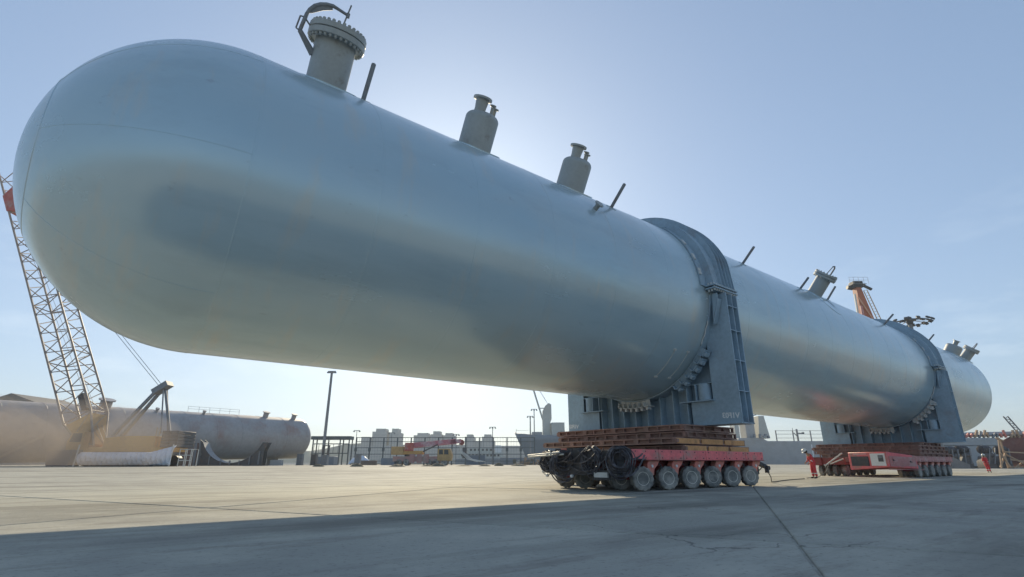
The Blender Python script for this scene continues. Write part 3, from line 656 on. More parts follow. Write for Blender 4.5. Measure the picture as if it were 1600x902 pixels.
# ------------------------------------------------------------------ hoses hung on the near trailer's front
def coil(label, c, rad, n, axis, depth, tilt, tail=None, rt=.026):
    rd = solo('hose_coil', label, 'hose', (c[0], c[1], c[2] - rad), group='hose coils on the near trailer')
    b = MB(); c = Vector(c); ax = Vector(axis).normalized(); e1 = ax.cross(UP).normalized(); e2 = e1.cross(ax)
    for k in range(n):
        rr = rad * random.uniform(.52, 1.10); o = c + ax * random.uniform(-depth, depth) + e2 * (rad - rr) * random.uniform(.3, 1.0) + e1 * random.uniform(-.07, .07)
        ph = random.uniform(0, 6.28); tl = random.uniform(-tilt, tilt); sq = random.uniform(.9, 1.06); pts = []
        for i in range(36):
            a = 2 * PI * i / 36; w = 1 + .05 * math.sin(2 * a + ph) + .03 * math.sin(3 * a + ph * 2)
            pts.append(o + e1 * math.cos(a) * rr * w * sq + e2 * math.sin(a) * rr * w / sq + ax * (tl * math.sin(a + ph) * rr + .03 * math.sin(5 * a + ph)))
        b.tube(pts, rt * random.uniform(.6, 1.0), 6, closed=True)
    for tp in tail or []:
        b.tube(tp, rt, 6)
    return b.build('hose_coil', m_hose, rd)
def sag(p, q, s, n=12, j=0.0):
    p, q = Vector(p), Vector(q)
    return [p.lerp(q, i / n) - UP * s * 4 * (i / n) * (1 - i / n) + Vector((random.uniform(-j, j), random.uniform(-j, j), random.uniform(-j, j))) for i in range(n + 1)]
view = (-.78, -.62, 0)
coil('big loose coil of black hose hung next to the first near wheel', (13.92, -4.42, .90), .50, 13, view, .13, .16, [sag((13.9, -4.3, 1.35), (14.7, -4.75, 1.2), .25), sag((13.8, -4.7, .5), (14.8, -4.75, 1.15), .2), sag((14.1, -4.2, 1.36), (14.9, -4.72, 1.02), .12)])
coil('tight round coil of black hose left of the big loose coil', (13.90, -3.22, .98), .42, 12, (-.95, .1, 0), .20, .08, [sag((13.8, -3.4, .7), (13.8, -2.2, .8), .12), sag((13.75, -3.5, 1.2), (13.8, -2.1, 1.0), .2)])
coil('coil of black hose hanging over the middle front wheel, under silver bars', (13.82, -1.86, .83), .47, 11, view, .12, .18, [sag((13.7, -2.4, 1.25), (13.75, -1.0, 1.2), .3), sag((13.8, -2.9, 1.3), (13.8, -1.4, 1.1), .25)])
coil('tangled hose bundle at the outermost front corner of the near trailer', (13.98, -1.02, .94), .36, 12, (-.9, -.3, .1), .22, .35, [sag((13.85, -1.6, 1.3), (13.8, -.62, 1.1), .35), sag((13.9, -.7, 1.2), (13.9, -1.5, .55), .1)])
hb = solo('loose_hoses', 'tangle of thin black hoses draped across the front of the near trailer', 'hose', (13.85, -2.6, 1.0)); b = MB()
for i in range(34):
    y = random.uniform(-4.2, -.8); y2 = y + random.uniform(.3, 1.5); z = random.uniform(.75, 1.36)
    b.tube(sag((13.86 + random.uniform(-.1, .15), y, z), (13.86 + random.uniform(-.1, .15), min(-.55, y2), z + random.uniform(-.3, .15)), random.uniform(.05, .35), 10, .015), random.uniform(.010, .024), 6)
b.build('loose_hoses', m_hose, hb)
# cables lying between the two trailers
for lab, pts in (('black cable running along the ground from the near trailer drawbar to the walking worker', [(23.75, -4.3, .62), (24.6, -4.0, .30), (26.2, -3.2, .05), (28.5, -2.4, .022), (31.5, -1.6, .022), (34.2, -1.2, .022)]),
                 ('black cable slanting up from the ground to the far trailer front pole', [(35.9, -.6, .022), (38.5, -.2, .04), (41.0, .3, .30), (43.2, .9, .78)]),):
    q = [];
    for i in range(len(pts) - 1): q += [Vector(pts[i]).lerp(Vector(pts[i + 1]), k / 6) for k in range(6)]
    MB().tube(q + [pts[-1]], .022, 6).build('ground_cable', m_cable, solo('ground_cable', lab, 'cable', pts[2], group='cables between the trailers'))

# ------------------------------------------------------------------ steel mats between trailers and saddles
def mat_frame(x0, x1, y0, y1, z, h, mat, label, seg=5, posts=(), group='steel mats stacked on the near trailer'):
    t = thing('steel_mat', label, 'steel mat', ((x0 + x1) / 2, (y0 + y1) / 2, z), group=group)
    tk = .05
    MB().box((x0, y0, z), (x1, y1, z + tk)).build('bottom_plate', m_mat, t); MB().box((x0, y0, z + h - tk), (x1, y1, z + h)).build('top_plate', m_mat, t)
    MB().box((x0 + .12, y0 + .12, z + tk), (x1 - .12, y1 - .12, z + h - tk)).build('core', m_mat, t)
    n = max(2, seg); ends = mat; body = m_mat
    if mat is m_orange:
        for i in range(n):
            p, q = x0 + (x1 - x0) * i / n + .08, x0 + (x1 - x0) * (i + 1) / n - .08
            MB().box((p, y0 - .012, z + .02), (q, y0 + .05, z + h - .02)).build('side_channel', m_orange, t, bevel=.006)
    mat = m_mat
    for i in range(n + 1):
        x = x0 + .03 + (x1 - x0 - .06) * i / n
        MB().box((x - .025, y0 + .01, z + tk), (x + .025, y0 + .12, z + h - tk)).build('stiffener', mat, t)
    m = int((y1 - y0) / .62)
    for i in range(m + 1):
        y = y0 + .03 + (y1 - y0 - .06) * i / m; wd = .03 if i % 3 else .12
        MB().box((x0 + .01, y - wd, z + tk), (x0 + .12, y + wd, z + h - tk)).build('stiffener', mat, t)
    return t
z0 = 1.337
mat_frame(18.55, 23.5, -3.75, 3.6, z0, .24, m_orange, 'lowest steel mat on the near trailer, orange on its near side', 3)
mat_frame(18.2, 23.45, -3.62, 4.1, z0 + .285, .24, m_orange, 'second lowest orange steel mat on the near trailer with the longest left end', 3)
mat_frame(19.35, 23.3, -3.34, 4.2, z0 + .57, .25, m_mat, 'rusty brown steel mat third up on the near trailer, just beneath the topmost mat', 5)
mat_frame(19.30, 23.25, -3.28, 4.25, z0 + .852, .25, m_mat, 'topmost rusty brown steel mat directly under the near saddle', 5)
G2 = 'steel mats stacked on the far trailer'
mat_frame(46.8, 54.6, -3.9, 2.9, 1.317, .26, m_mat, 'lowest rusty mat on the far trailer, resting on its deck', 6, group=G2)
mat_frame(47.6, 54.8, -3.6, 3.6, 1.60, .26, m_mat, 'middle rusty mat of the stack on the far trailer', 6, group=G2)
mat_frame(48.6, 55.0, -3.4, 4.1, 1.885, .27, m_mat, 'upper rusty mat of the stack on the far trailer', 6, group=G2)
mat_frame(50.2, 55.0, -3.2, 4.4, 2.17, .265, m_mat, 'topmost rusty mat directly under the far saddle', 5, group=G2)
# packing timbers between the mats so that the stack bears
def packing(x, y, z, h, lab, grp, w=.3, l=1.2):
    MB().box((x - l / 2, y - w / 2, z), (x + l / 2, y + w / 2, z + h)).build('packing_strip', m_wood, solo('packing_strip', lab, 'packing', (x, y, z), group=grp), bevel=.005)
for z, h, nm in ((z0 + .242, .041, 'lowest and second'), (z0 + .527, .041, 'second and third'), (z0 + .822, .028, 'third and topmost')):
    packing(21, -.2, z, h, f'thin timber packing strip between the {nm} mats of the near trailer', 'packing strips between the near mats', 6.2, .4)

# ------------------------------------------------------------------ background, left: vessel lying on supports
F = 'f'
va, vb_ = Vector((-71.0, 92, 5.7)), Vector((-51.5, 128, 6.5))    # vessel axis, frame f
vax = (vb_ - va).normalized(); VR = 4.55
far0 = va - vax * 30
bv = thing('stored_vessel', 'long dusty pinkish-grey vessel lying on supports behind the crawler crane', 'vessel', (vb_.x, vb_.y, vb_.z), F)
VL = (vb_ - far0).length
MB().lathe([(VR, VL * i / 12) for i in range(13)], far0, vax, 72).build('shell', m_oldtank, bv)
pr = [(VR * math.cos(a), VL + VR * .62 * math.sin(a)) for a in [PI / 2 * i / 16 for i in range(17)]]; pr[-1] = (.001, pr[-1][1])
MB().lathe(pr, far0, vax, 72).build('domed_head', m_oldtank, bv)
vside = Vector((-vax.y, vax.x, 0)).normalized(); vside = vside if vside.y < 0 else -vside
vup = vax.cross(vside); vup = vup if vup.z > 0 else -vup
def vnz(sx, ph, r, L, fl=1.4):
    d = vup * math.cos(ph) + vside * math.sin(ph); o = vb_ - vax * sx + d * (VR - .15)
    MB().lathe([(r, 0), (r, L - .2), (r * fl, L - .18), (r * fl, L)], o, d, 16).build('nozzle', m_oldtank, bv)
vnz(2.2, .35, .5, 1.3); vnz(9.5, .3, .55, 1.3); vnz(41, .3, .9, 1.5); vnz(24, .45, .25, .9); vnz(33, .5, .25, .9)
for i in range(1, 12): 
    MB().lathe([(VR - .01, VL - 5.5 * i - .1), (VR + .03, VL - 5.5 * i - .05), (VR + .03, VL - 5.5 * i + .05), (VR - .01, VL - 5.5 * i + .1)], far0, vax, 72).build('weld_seam', m_oldtank, bv)
rl = MB(); pts = [vb_ - vax * (15 + 2.2 * i) + vup * VR for i in range(6)]
for p in pts: rl.tube([p - vup * .1, p + vup * 1.1], .03, 5)
rl.tube([pts[0] + vup * 1.05, pts[-1] + vup * 1.05], .025, 5); rl.tube([pts[0] + vup * .6, pts[-1] + vup * .6], .025, 5); rl.build('handrail', m_grey, bv)
def support(r, d, w, h, lab, mt=m_grey, tall=0, grp='steel posts standing on the quay'):
    z = gzf(r, d); s = thing('support_post', lab, 'support post', (r, d, z), F, grp)
    b = MB(); b.box((r - w / 2, d - w / 2, z), (r + w / 2, d + w / 2, z + .10)); b.build('base_plate', mt, s)
    b = MB(); b.box((r - w * .40, d - w * .40, z + .1), (r + w * .40, d + w * .40, z + h - .08)); b.build('column', mt, s, bevel=.03)
    MB().box((r - w * .48, d - w * .48, z + h - .08), (r + w * .48, d + w * .48, z + h)).build('cap_plate', mt, s)
    for k in (-1, 0, 1): MB().box((r + k * w * .3 - .05, d - w * .45, z + .1), (r + k * w * .3 + .05, d - w * .405, z + h - .08)).build('rib', mt, s)
    if tall:
        for k in (-1, 1): MB().box((r + k * w * .36 - .18, d - .25, z + h), (r + k * w * .36 + .18, d + .25, z + h + tall)).build('upright', m_darkgrey, s)
        MB().box((r - w * .5, d - .25, z + h + tall), (r + w * .5, d + .25, z + h + tall + .2)).build('crossbar', m_darkgrey, s)
    return s
support(-54.6, 125, 2.3, 2.65, 'broad ribbed steel post under the right end of the stored vessel', m_grey)
support(-48.3, 125, 1.5, 2.5, 'narrow steel post just right of the stored vessel dome')
support(-45.1, 125, 1.5, 2.4, 'brownish steel post beside the tall post under the light mast', m_darkgrey)
support(-41.6, 122, 1.6, 2.2, 'tall steel post with two dark uprights on top, below the light mast', m_grey, 1.9)
support(-34.3, 122, 1.5, 2.3, 'lone grey steel post between the light mast and the mobile crane', m_grey)
# dark cradle with a round cut-out standing in front of the vessel
def cradle():
    x0, x1, d = -56.6, -44.6, 98; z = gzf(-50, d); xc, zc, rr = -50.3, 6.7, 5.8
    s = thing('vessel_cradle', 'dark steel cradle with round cut-out and pointed horns standing before the stored vessel', 'cradle', (-50.5, d, z), F)
    a = [PI + PI * i / 24 for i in range(3, 22)]
    I = [(xc + rr * math.cos(t), max(z + .35, zc + rr * math.sin(t))) for t in a]
    outl = [(x0, z + .1), (x1, z + .1), (x1, z + 2.6), (I[-1][0] + .9, I[-1][1])] + I[::-1] + [(I[0][0] - .7, I[0][1] + .5), (x0 + .9, z + 1.9)]
    MB().prism(outl, (0, d, 0), (1, 0, 0), (0, 0, 1), (0, 1, 0), .12).build('web_plate', m_darkgrey, s)
    MB().prism(outl, (0, d + 1.5, 0), (1, 0, 0), (0, 0, 1), (0, 1, 0), .12).build('web_plate', m_darkgrey, s)
    MB().strip([(x, d - .2, zz) for x, zz in I], [(x, d + 1.8, zz) for x, zz in I], (0, 0, .06)).build('cradle_band', m_grey, s)
    for x in (x0 + .7, x0 + 2.6, xc - 1.6, xc, xc + 1.7, x1 - 2.2, x1 - .6):
        u = abs(x - xc); zt = zc - math.sqrt(max(.1, rr * rr - u * u)) if u < rr - .4 else z + 2.0
        MB().box((x - .08, d - .35, z + .2), (x + .08, d - .002, max(z + .9, min(zt, z + 2.5)))).build('rib', m_grey, s)
    MB().box((x0 - .3, d - .5, z), (x1 + .3, d + 2.0, z + .1)).build('base_plate', m_darkgrey, s)
cradle()
pn = thing('leaning_plate', 'rusty trapezoid steel plate frame left of the dark cradle', 'steel frame', (-58, 97, gzf(-58, 97)), F); z = gzf(-58, 97)
MB().prism([(-59.8, z), (-55.9, z), (-56.3, z + 3.9), (-58.4, z + 3.9)], (0, 97, 0), (1, 0, 0), (0, 0, 1), (0, 1, 0), .8).build('plate', M('rust_plate', (0.19, 0.12, 0.10), .8, 0, .2, 1), pn)
for a, b_ in ((-59.7, -58.5), (-56.1, -56.4)): MB().bar((a, 96.9, z), (b_, 96.9, z + 3.9), .3).build('edge_beam', m_grey, pn)
wc_ = solo('concrete_block', 'small pale concrete block right of the dark cradle', 'block', (-49.8, 118, gzf(-49.8, 118)), F); z = wc_.base.z
MB().box((-51.6, 117, z), (-49.2, 118.2, z + 1.1)).build('concrete_block', m_city, wc_, bevel=.04)

# ------------------------------------------------------------------ crawler crane
def crane():
    D = 80; z = gzf(-57, D)
    c = thing('crawler_crane', 'ochre crawler crane with tall grey lattice boom and tracks under white sheets, veiled in dust', 'crane', (-56, D, z), F)
    xl, xr = -60.5, -50.0
    for d in (D - 2.8, D + 2.8):
        b = MB(); pts = []
        for i in range(9): a = PI / 2 + PI * i / 8; pts.append((xl + .75 + .75 * math.cos(a), z + .8 + .75 * math.sin(a)))
        for i in range(9): a = -PI / 2 + PI * i / 8; pts.append((xr - .75 + .75 * math.cos(a), z + .8 + .75 * math.sin(a)))
        b.prism(pts, (0, d - .55, 0), (1, 0, 0), (0, 0, 1), (0, 1, 0), 1.1); tr = b.build('crawler_track', m_black, c)
        for i in range(22): MB().box((xl + .8 + i * .42, d - .6, z + .0), (xl + 1.1 + i * .42, d + .6, z + .05)).build('track_shoe', m_black, c, tr)
    MB().box((-58.5, D - 2.4, z + 1.0), (-52, D + 2.4, z + 1.6)).build('carbody', m_darkgrey, c)
    MB().lathe([(1.5, 1.6), (1.5, 2.0)], (-55.5, D, z), (0, 0, 1), 28).build('slew_ring', m_darkgrey, c)
    MB().box((-62.4, D - 1.7, z + 2.0), (-48.6, D + 1.7, z + 2.6)).build('upper_frame', m_ochre, c, bevel=.05)
    MB().prism([(-59.0, z + 2.6), (-51.7, z + 2.6), (-51.7, z + 4.2), (-56.2, z + 4.2), (-59, z + 3.9)], (0, D - 1.6, 0), (1, 0, 0), (0, 0, 1), (0, 1, 0), 3.2).build('engine_house', m_ochre, c, bevel=.06)
    cb = MB().prism([(-63.2, z + 2.0), (-61.0, z + 2.0), (-61.0, z + 4.7), (-62.7, z + 4.7), (-63.3, z + 3.4)], (0, D - 2.9, 0), (1, 0, 0), (0, 0, 1), (0, 1, 0), 1.2).build('cab', m_ochre, c, bevel=.05)
    MB().prism([(-62.9, z + 3.3), (-61.3, z + 3.3), (-61.3, z + 4.5), (-62.6, z + 4.5)], (0, D - 2.93, 0), (1, 0, 0), (0, 0, 1), (0, 1, 0), .025).build('cab_window', m_glass, c, cb)
    for k in range(5):
        for x in (-50.4, -49.2): MB().box((x, D - 2.2, z + 2.62 + k * .46), (x + 1.15, D + 2.2, z + 3.04 + k * .46)).build('counterweight', m_darkgrey, c, bevel=.04)
    st = MB()
    for k in range(10): st.box((-51.6, D - 1.75, z + 2.7 + k * .27), (-51.1, D - 1.6, z + 2.74 + k * .27))
    st.bar((-51.6, D - 1.7, z + 2.6), (-51.6, D - 1.7, z + 5.4), .06); st.bar((-51.1, D - 1.7, z + 2.6), (-51.1, D - 1.7, z + 5.4), .06); st.build('ladder', m_yellow, c)
    # tapered foot section, then the four-chord lattice
    foot = Vector((-61.3, D, z + 2.5)); top = Vector((-88.6, D + 2, 50.6)); ax = (top - foot).normalized(); L = (top - foot).length
    sd = Vector((0, 1, 0)); sd = (sd - ax * ax.dot(sd)).normalized(); wd = ax.cross(sd)
    def corner(s, k):
        h = 2.0 if s > 5 else .7 + 1.3 * s / 5; w = 1.7 if s > 5 else 1.1 + .6 * s / 5
        a, b_ = ((-1, -1), (1, -1), (1, 1), (-1, 1))[k]
        return foot + ax * s + wd * h * a + sd * w * b_
    ch = MB()
    for k in range(4): ch.tube([corner(0, k), corner(5, k), corner(L, k)], .15, 6)
    ch.build('boom_chord', m_boom, c)
    S = [0, 2.5, 5]; 
    while S[-1] < L - 1: S.append(S[-1] + 1.75)
    for j in range(0, len(S) - 1):
        lc = MB()
        for k in range(4):
            k2 = (k + 1) % 4
            p, q = (corner(S[j], k), corner(S[j + 1], k2)) if j % 2 == 0 else (corner(S[j], k2), corner(S[j + 1], k))
            lc.tube([p, q], .075, 5, cap=False)
            if j % 6 == 2: lc.tube([corner(S[j], k), corner(S[j], k2)], .085, 5, cap=False)
        lc.build('boom_lacing', m_boom, c)
    hd = MB(); hd.prism([(-2.0, -1.9), (2.4, -1.9), (3.4, 0), (2.2, 2.2), (-1.2, 2.2), (-2.0, .5)], foot + ax * (L - 8.0) - sd * 1.9, ax, wd, sd, 3.8); hd.build('boom_head', m_cranered, c)
    tp = foot + ax * (L - 9)
    for s_, o_, l_ in ((L - 14, .8, 2.0), (L - 17.5, -.6, 1.6), (7.5, -.4, 2.6)): MB().cbox((0, 0, 0), (l_, 1.0, .9), Matrix.Translation(foot + ax * s_ + wd * o_) @ ax.to_track_quat('X', 'Z').to_matrix().to_4x4()).build('winch_box', m_darkgrey, c)
    # gantry mast leaning back, with stays down to the rear and pendants up
    tip = Vector((-53.3, D, z + 11.4))
    for d in (-.9, .9):
        MB().bar((-58.4, D + d, z + 4.2), tip + Vector((0, d * .5, 0)), .45, .35).build('gantry_mast', m_grey, c)
    MB().cbox((0, 0, 0), (2.4, 1.6, .8), Matrix.Translation(tip + Vector((.1, 0, -.1))) @ Matrix.Rotation(RAD(-35), 4, 'Y')).build('mast_head', m_grey, c)
    for x, d in ((-51.5, -.8), (-51.5, .8), (-50.7, 0)): MB().tube([tip + Vector((.6, d * .6, -.4)), (x, D + d, z + 4.6)], .10 if d else .2, 6).build('gantry_stay', m_grey, c)
    MB().hexa([corner(.2, k) for k in range(4)] + [corner(4.6, k) for k in range(4)]).build('boom_foot', m_ochre, c)
    for d in (-.9, .9): MB().tube([tip + Vector((0, d * .6, 0)), tp + Vector((0, d, 0)) + wd * 1.4], .04, 5).build('pendant_rope', m_grey, c)
    for d in (-.5, .5): MB().tube([foot + wd * 1.2 + Vector((2.5, d, 1.5)), tp + Vector((0, d, 0)) + wd * 1.9], .03, 5).build('hoist_rope', m_grey, c)
    # wrapped tracks
    sh = thing('tarpaulin_sheet', 'crumpled bluish-white sheet wrapped along the crawler crane track', 'tarpaulin', (-54, D - 3.5, z), F)
    b = MB(); n, m_ = 60, 9; V = []; rnd = random.Random(3)
    for i in range(n + 1):
        for j in range(m_ + 1):
            x = -60.2 + 13.2 * i / n; u = j / m_
            flare = max(0, (i / n - .74) / .26)
            zz = z + .15 + u * (1.75 + .9 * flare); d = D - 3.75 - .28 * math.sin(9 * x + u * 5) * .5 - rnd.uniform(0, .14) - .5 * math.sin(u * PI) - .7 * flare * (1 - u)
            V.append((x, d, zz))
    f = [(i * (m_ + 1) + j, (i + 1) * (m_ + 1) + j, (i + 1) * (m_ + 1) + j + 1, i * (m_ + 1) + j + 1) for i in range(n) for j in range(m_)]
    b.add(V, f); o = b.build('sheet', m_tarp, sh); md = o.modifiers.new('thick', 'SOLIDIFY'); md.thickness = .04
    for x in (-60.3, -47.2): MB().tube([(x, D - 4.4, z), (x + .1, D - 4.3, z + 2.9)], .10, 6).build('tie_post', m_pale, sh)
    bx = solo('steel_bin', 'dark blue-grey steel bin at the left end of the sheeted crane track', 'bin', (-62.0, D - 4, z), F)
    MB().hexa([(-63.6, D - 5, z), (-60.6, D - 5, z), (-60.6, D - 3, z), (-63.6, D - 3, z), (-64.1, D - 5, z + 2.0), (-60.5, D - 5, z + 2.2), (-60.5, D - 3, z + 2.2), (-64.1, D - 3, z + 2.0)]).build('steel_bin', M('bin_paint', (.10, .115, .15), .6), bx, bevel=.05)
    fr = solo('pipe_rack', 'small white tubular rack at the right end of the sheeted crane track', 'rack', (-45.6, D - 3, z), F); b = MB()
    for x in (-46.6, -45.8, -45.0): b.tube([(x, D - 3.4, z), (x, D - 3.4, z + 2.3), (x + .3, D - 2.2, z + 2.3), (x + .3, D - 2.2, z)], .06, 6)
    for zz in (.8, 1.5, 2.3): b.tube([(-46.6, D - 3.4, z + zz), (-44.9, D - 3.4, z + zz)], .05, 6)
    b.build('pipe_rack', m_pale, fr)
crane()
rf = thing('warehouse', 'low dark gabled warehouse roof just showing over the stored vessel at far left', 'warehouse', (-170, 185, 0), F)
MB().box((-182, 180, .2), (-158, 200, 19)).build('wall', m_hull2, rf); MB().prism([(-183.5, 19), (-156.5, 19), (-170, 23.5)], (0, 179, 0), (1, 0, 0), (0, 0, 1), (0, 1, 0), 22).build('roof', m_darkgrey, rf)

# ------------------------------------------------------------------ light masts
def mast(r, d, h, lab, heads, r0=.28, r1=.14, grp='light masts around the port', ring_=0):
    z = gzf(r, d) if d < QUAY else 0; s = thing('light_mast', lab, 'light mast', (r, d, z), F, grp)
    MB().lathe([(r0 * 1.6, z), (r0 * 1.6, z + .15), (r0, z + .16), (r1, z + h)], (r, d, 0), (0, 0, 1), 16).build('mast_pole', m_grey, s)
    if ring_:
        zt = z + h - .2; b = MB()
        pts = [(r + ring_ * math.cos(2 * PI * k / 24), d + ring_ * math.sin(2 * PI * k / 24), zt) for k in range(24)]
        b.tube(pts, .07, 6, closed=True); b.tube([(r + .8 * math.cos(2 * PI * k / 12), d + .8 * math.sin(2 * PI * k / 12), zt + .3) for k in range(12)], .07, 6, closed=True)
        for k in range(8): b.tube([(r, d, zt + .4), pts[3 * k]], .05, 5)
        b.lathe([(.35, zt - .3), (.45, zt), (.35, zt + .8), (.05, zt + 1.0)], (r, d, 0), (0, 0, 1), 12); b.build('head_frame', m_darkgrey, s)
        for k in range(heads):
            a = 2 * PI * k / heads; rr = ring_ * (1.0 + .14 * (k % 2)); T = Matrix.Translation((r + rr * math.cos(a), d + rr * math.sin(a), zt - .1 + .25 * (k % 2))) @ Matrix.Rotation(a, 4, 'Z') @ Matrix.Rotation(RAD(35), 4, 'Y')
            MB().cbox((0, 0, 0), (.50, .46, .26), T).build('floodlight', m_darkgrey, s, bevel=.05)
    else:
        MB().box((r - 1.1, d - .12, z + h - .1), (r + 1.1, d + .12, z + h + .1)).build('cross_arm', m_grey, s)
        for k in range(heads):
            x = r - 1.0 + 2.0 * k / max(1, heads - 1); MB().prism([(x - .3, z + h - .55), (x + .3, z + h - .55), (x + .22, z + h - .15), (x - .22, z + h - .15)], (0, d - .35, 0), (1, 0, 0), (0, 0, 1), (0, 1, 0), .6).build('floodlight', m_grey, s)
    return s
mast(-51.9, 150, 25.6, 'tall grey light mast standing right of the stored vessel dome', 4, .45, .32)
mast(59.9, 76, 21.2, 'light mast with a wide ring of dark floodlights rising beyond the far saddle', 24, .36, .26, ring_=2.45)
mast(-7.2, 200, 13.2, 'slim light mast behind the fence midway between mobile crane and grey ship', 3, .18, .12)
mast(-20.6, 200, 10.6, 'short slim light mast above the mobile crane jib', 3, .15, .1)
mast(6.9, 203, 17.4, 'shorter of two slim light masts over the grey ship bow', 3, .3, .2)
mast(8.4, 203, 20.0, 'taller of two slim light masts over the grey ship bow', 3, .22, .16)
mast(-44.5, 200, 11.2, 'thin lamp post behind the right end of the steel gantry', 2, .14, .1)
mast(-57.5, 200, 12, 'thin lamp post between the stored vessel dome and the light mast', 2, .14, .1)

# ------------------------------------------------------------------ gantry and fence
gn = thing('steel_gantry', 'open grey steel gantry frame right of the stored vessel', 'gantry', (-50, 152, .4), F)
for x in (-55.3, -52.0, -47.8, -45.3):
    for d in (151, 154): MB().box((x - .14, d - .14, .45), (x + .14, d + .14, 7.2)).build('column', m_mesh, gn)
MB().box((-56, 150.8, 7.2), (-45.0, 154.3, 8.1)).build('roof_beam', m_mesh, gn)
for z in (5.9, 3.4): MB().box((-55.3, 150.95, z), (-45.3, 151.1, z + .25)).build('rail', m_mesh, gn)
for i in range(8): MB().box((-55 + 1.35 * i, 150.98, 3.6), (-54.9 + 1.35 * i, 151.08, 5.9)).build('bar', m_mesh, gn)
def fence(r0, r1, d, n, lab):
    f = thing('quay_fence', lab, 'fence', ((r0 + r1) / 2, d, .45), F)
    for i in range(n + 1):
        x = r0 + (r1 - r0) * i / n
        p = MB().box((x - .16, d - .16, .45), (x + .16, d + .16, 7.75)).build('post', m_mesh, f)
        if i in (0, 1, 2, 11, 12): MB().box((x - .32, d - .3, 4.0), (x + .32, d + .25, 5.0)).build('lamp_box', m_mesh, f, p)
        else: MB().box((x - .18, d - .18, .45), (x + .18, d + .18, .9)).build('foot', m_mesh, f, p)
    for z in (7.6, 6.5, 4.9, 3.2, 1.4): MB().box((r0, d - .05, z), (r1, d + .05, z + .16)).build('rail', m_mesh, f)
    w = MB()
    x = r0
    while x < r1: w.box((x, d - .015, .6), (x + .03, d + .015, 7.6)); x += .75
    w.build('wire_mesh', m_mesh, f, kind='stuff')
fence(-43.0, 6.2, 150, 13, 'tall open steel fence with dark posts crossing the middle background')

# ------------------------------------------------------------------ mobile crane
def mobile_crane():
    D = 106; z = gzf(-18, D); r = -17.0
    c = thing('mobile_crane', 'dusty pink and yellow mobile crane with its jib folded forward by the fence', 'mobile crane', (r, D, z), F)
    MB().prism([(-22.8, z + .75), (-12.6, z + .75), (-12.6, z + 1.7), (-22.8, z + 1.7)], (0, D - 1.25, 0), (1, 0, 0), (0, 0, 1), (0, 1, 0), 2.5).build('chassis', M('dusty_pink', (.42, .22, .20), .65, 0, .2, 1.2, dirt=((.36, .29, .25), .5, 1)), c, bevel=.05)
    for x in (-21.6, -20.2, -15.9, -14.5, -12.9):
        for d in (D - 1.1, D + 1.1):
            w = bpy.data.objects.new('wheel', TY); COL.objects.link(w); w.parent = c.ob; w.location = Vector((x, d, z + .62)) - c.base; w.scale = (1.4, 1.2, 1.4)
            o = bpy.data.objects.new('rim', RIM); COL.objects.link(o); o.parent = w
    cb = MB().prism([(-14.3, z + .9), (-11.7, z + .9), (-11.5, z + 1.9), (-11.9, z + 3.1), (-14.3, z + 3.1)], (0, D - 1.3, 0), (1, 0, 0), (0, 0, 1), (0, 1, 0), 2.6).build('cab', m_yellow, c, bevel=.06)
    for a, b_ in ((-14.0, -13.2), (-13.0, -12.15)): MB().prism([(a, z + 2.05), (b_, z + 2.05), (b_ - .1, z + 2.9), (a, z + 2.9)], (0, D - 1.33, 0), (1, 0, 0), (0, 0, 1), (0, 1, 0), .028).build('window', m_glass, c, cb)
    for x in (-19.6, -18.2, -16.9): MB().box((x, D - 1.42, z + .5), (x + 1.0, D - 1.26, z + 2.1)).build('side_locker', MATS['dusty_pink'], c, bevel=.03)
    MB().box((-23.2, D - 1.3, z + 2.0), (-20.9, D + 1.3, z + 3.5)).build('counterweight', m_yellow, c, bevel=.06)
    MB().lathe([(1.0, 1.7), (1.0, 2.05)], (-19.8, D, z), (0, 0, 1), 20).build('slew_ring', m_darkgrey, c)
    MB().box((-21.2, D - 1.1, z + 2.05), (-17.2, D + 1.1, z + 2.7)).build('turntable', m_ochre, c, bevel=.04)
    MB().box((-20.6, D - 1.25, z + 2.7), (-19.1, D - .2, z + 4.2)).build('operator_cab', m_cranered, c, bevel=.06)
    for p, q, w in (((-20.8, D, z + 3.6), (-10.9, D, z + 4.5), .95), ((-12, D, z + 4.4), (-9.9, D, z + 4.55), .75)): MB().bar(p, q, .8, w).build('telescopic_boom', M('boom_pink', (.45, .17, .20), .6, 0, .2, 1, dirt=((.5, .42, .44), .45, .8)), c, bevel=.03)
    MB().bar((-17.6, D - .3, z + 2.4), (-14.4, D - .3, z + 3.9), .25).build('boom_cylinder', m_darkgrey, c)
    MB().lathe([(.5, -.35), (.5, .35)], (-9.8, D, z + 4.3), (0, 1, 0), 14).build('boom_head', m_darkred, c)
    for k in range(4): MB().tube([(-10.3 + .15 * k, D - .3 + .2 * k, z + 4.0), (-9.9 + .2 * k, D - .3, z + 2.4), (-8.6 + .3 * k, D - .4, z + 1.2), (-6.6 + .5 * k, D - .5, z + .7)], .06, 6).build('hanging_pipe', m_pale, c)
    hk = MB(); hk.box((-9.6, D - .3, z + 1.4), (-8.8, D + .3, z + 3.3)); hk.build('hook_block', m_darkgrey, c, bevel=.05)
    for x in (-22.2, -15.0): 
        MB().box((x, D - 2.6, z + .45), (x + .35, D + 2.6, z + .8)).build('outrigger_beam', m_darkgrey, c); MB().box((x + .05, D - 2.6, z + .05), (x + .3, D - 2.4, z + .5)).build('outrigger_leg', m_darkgrey, c)
mobile_crane()
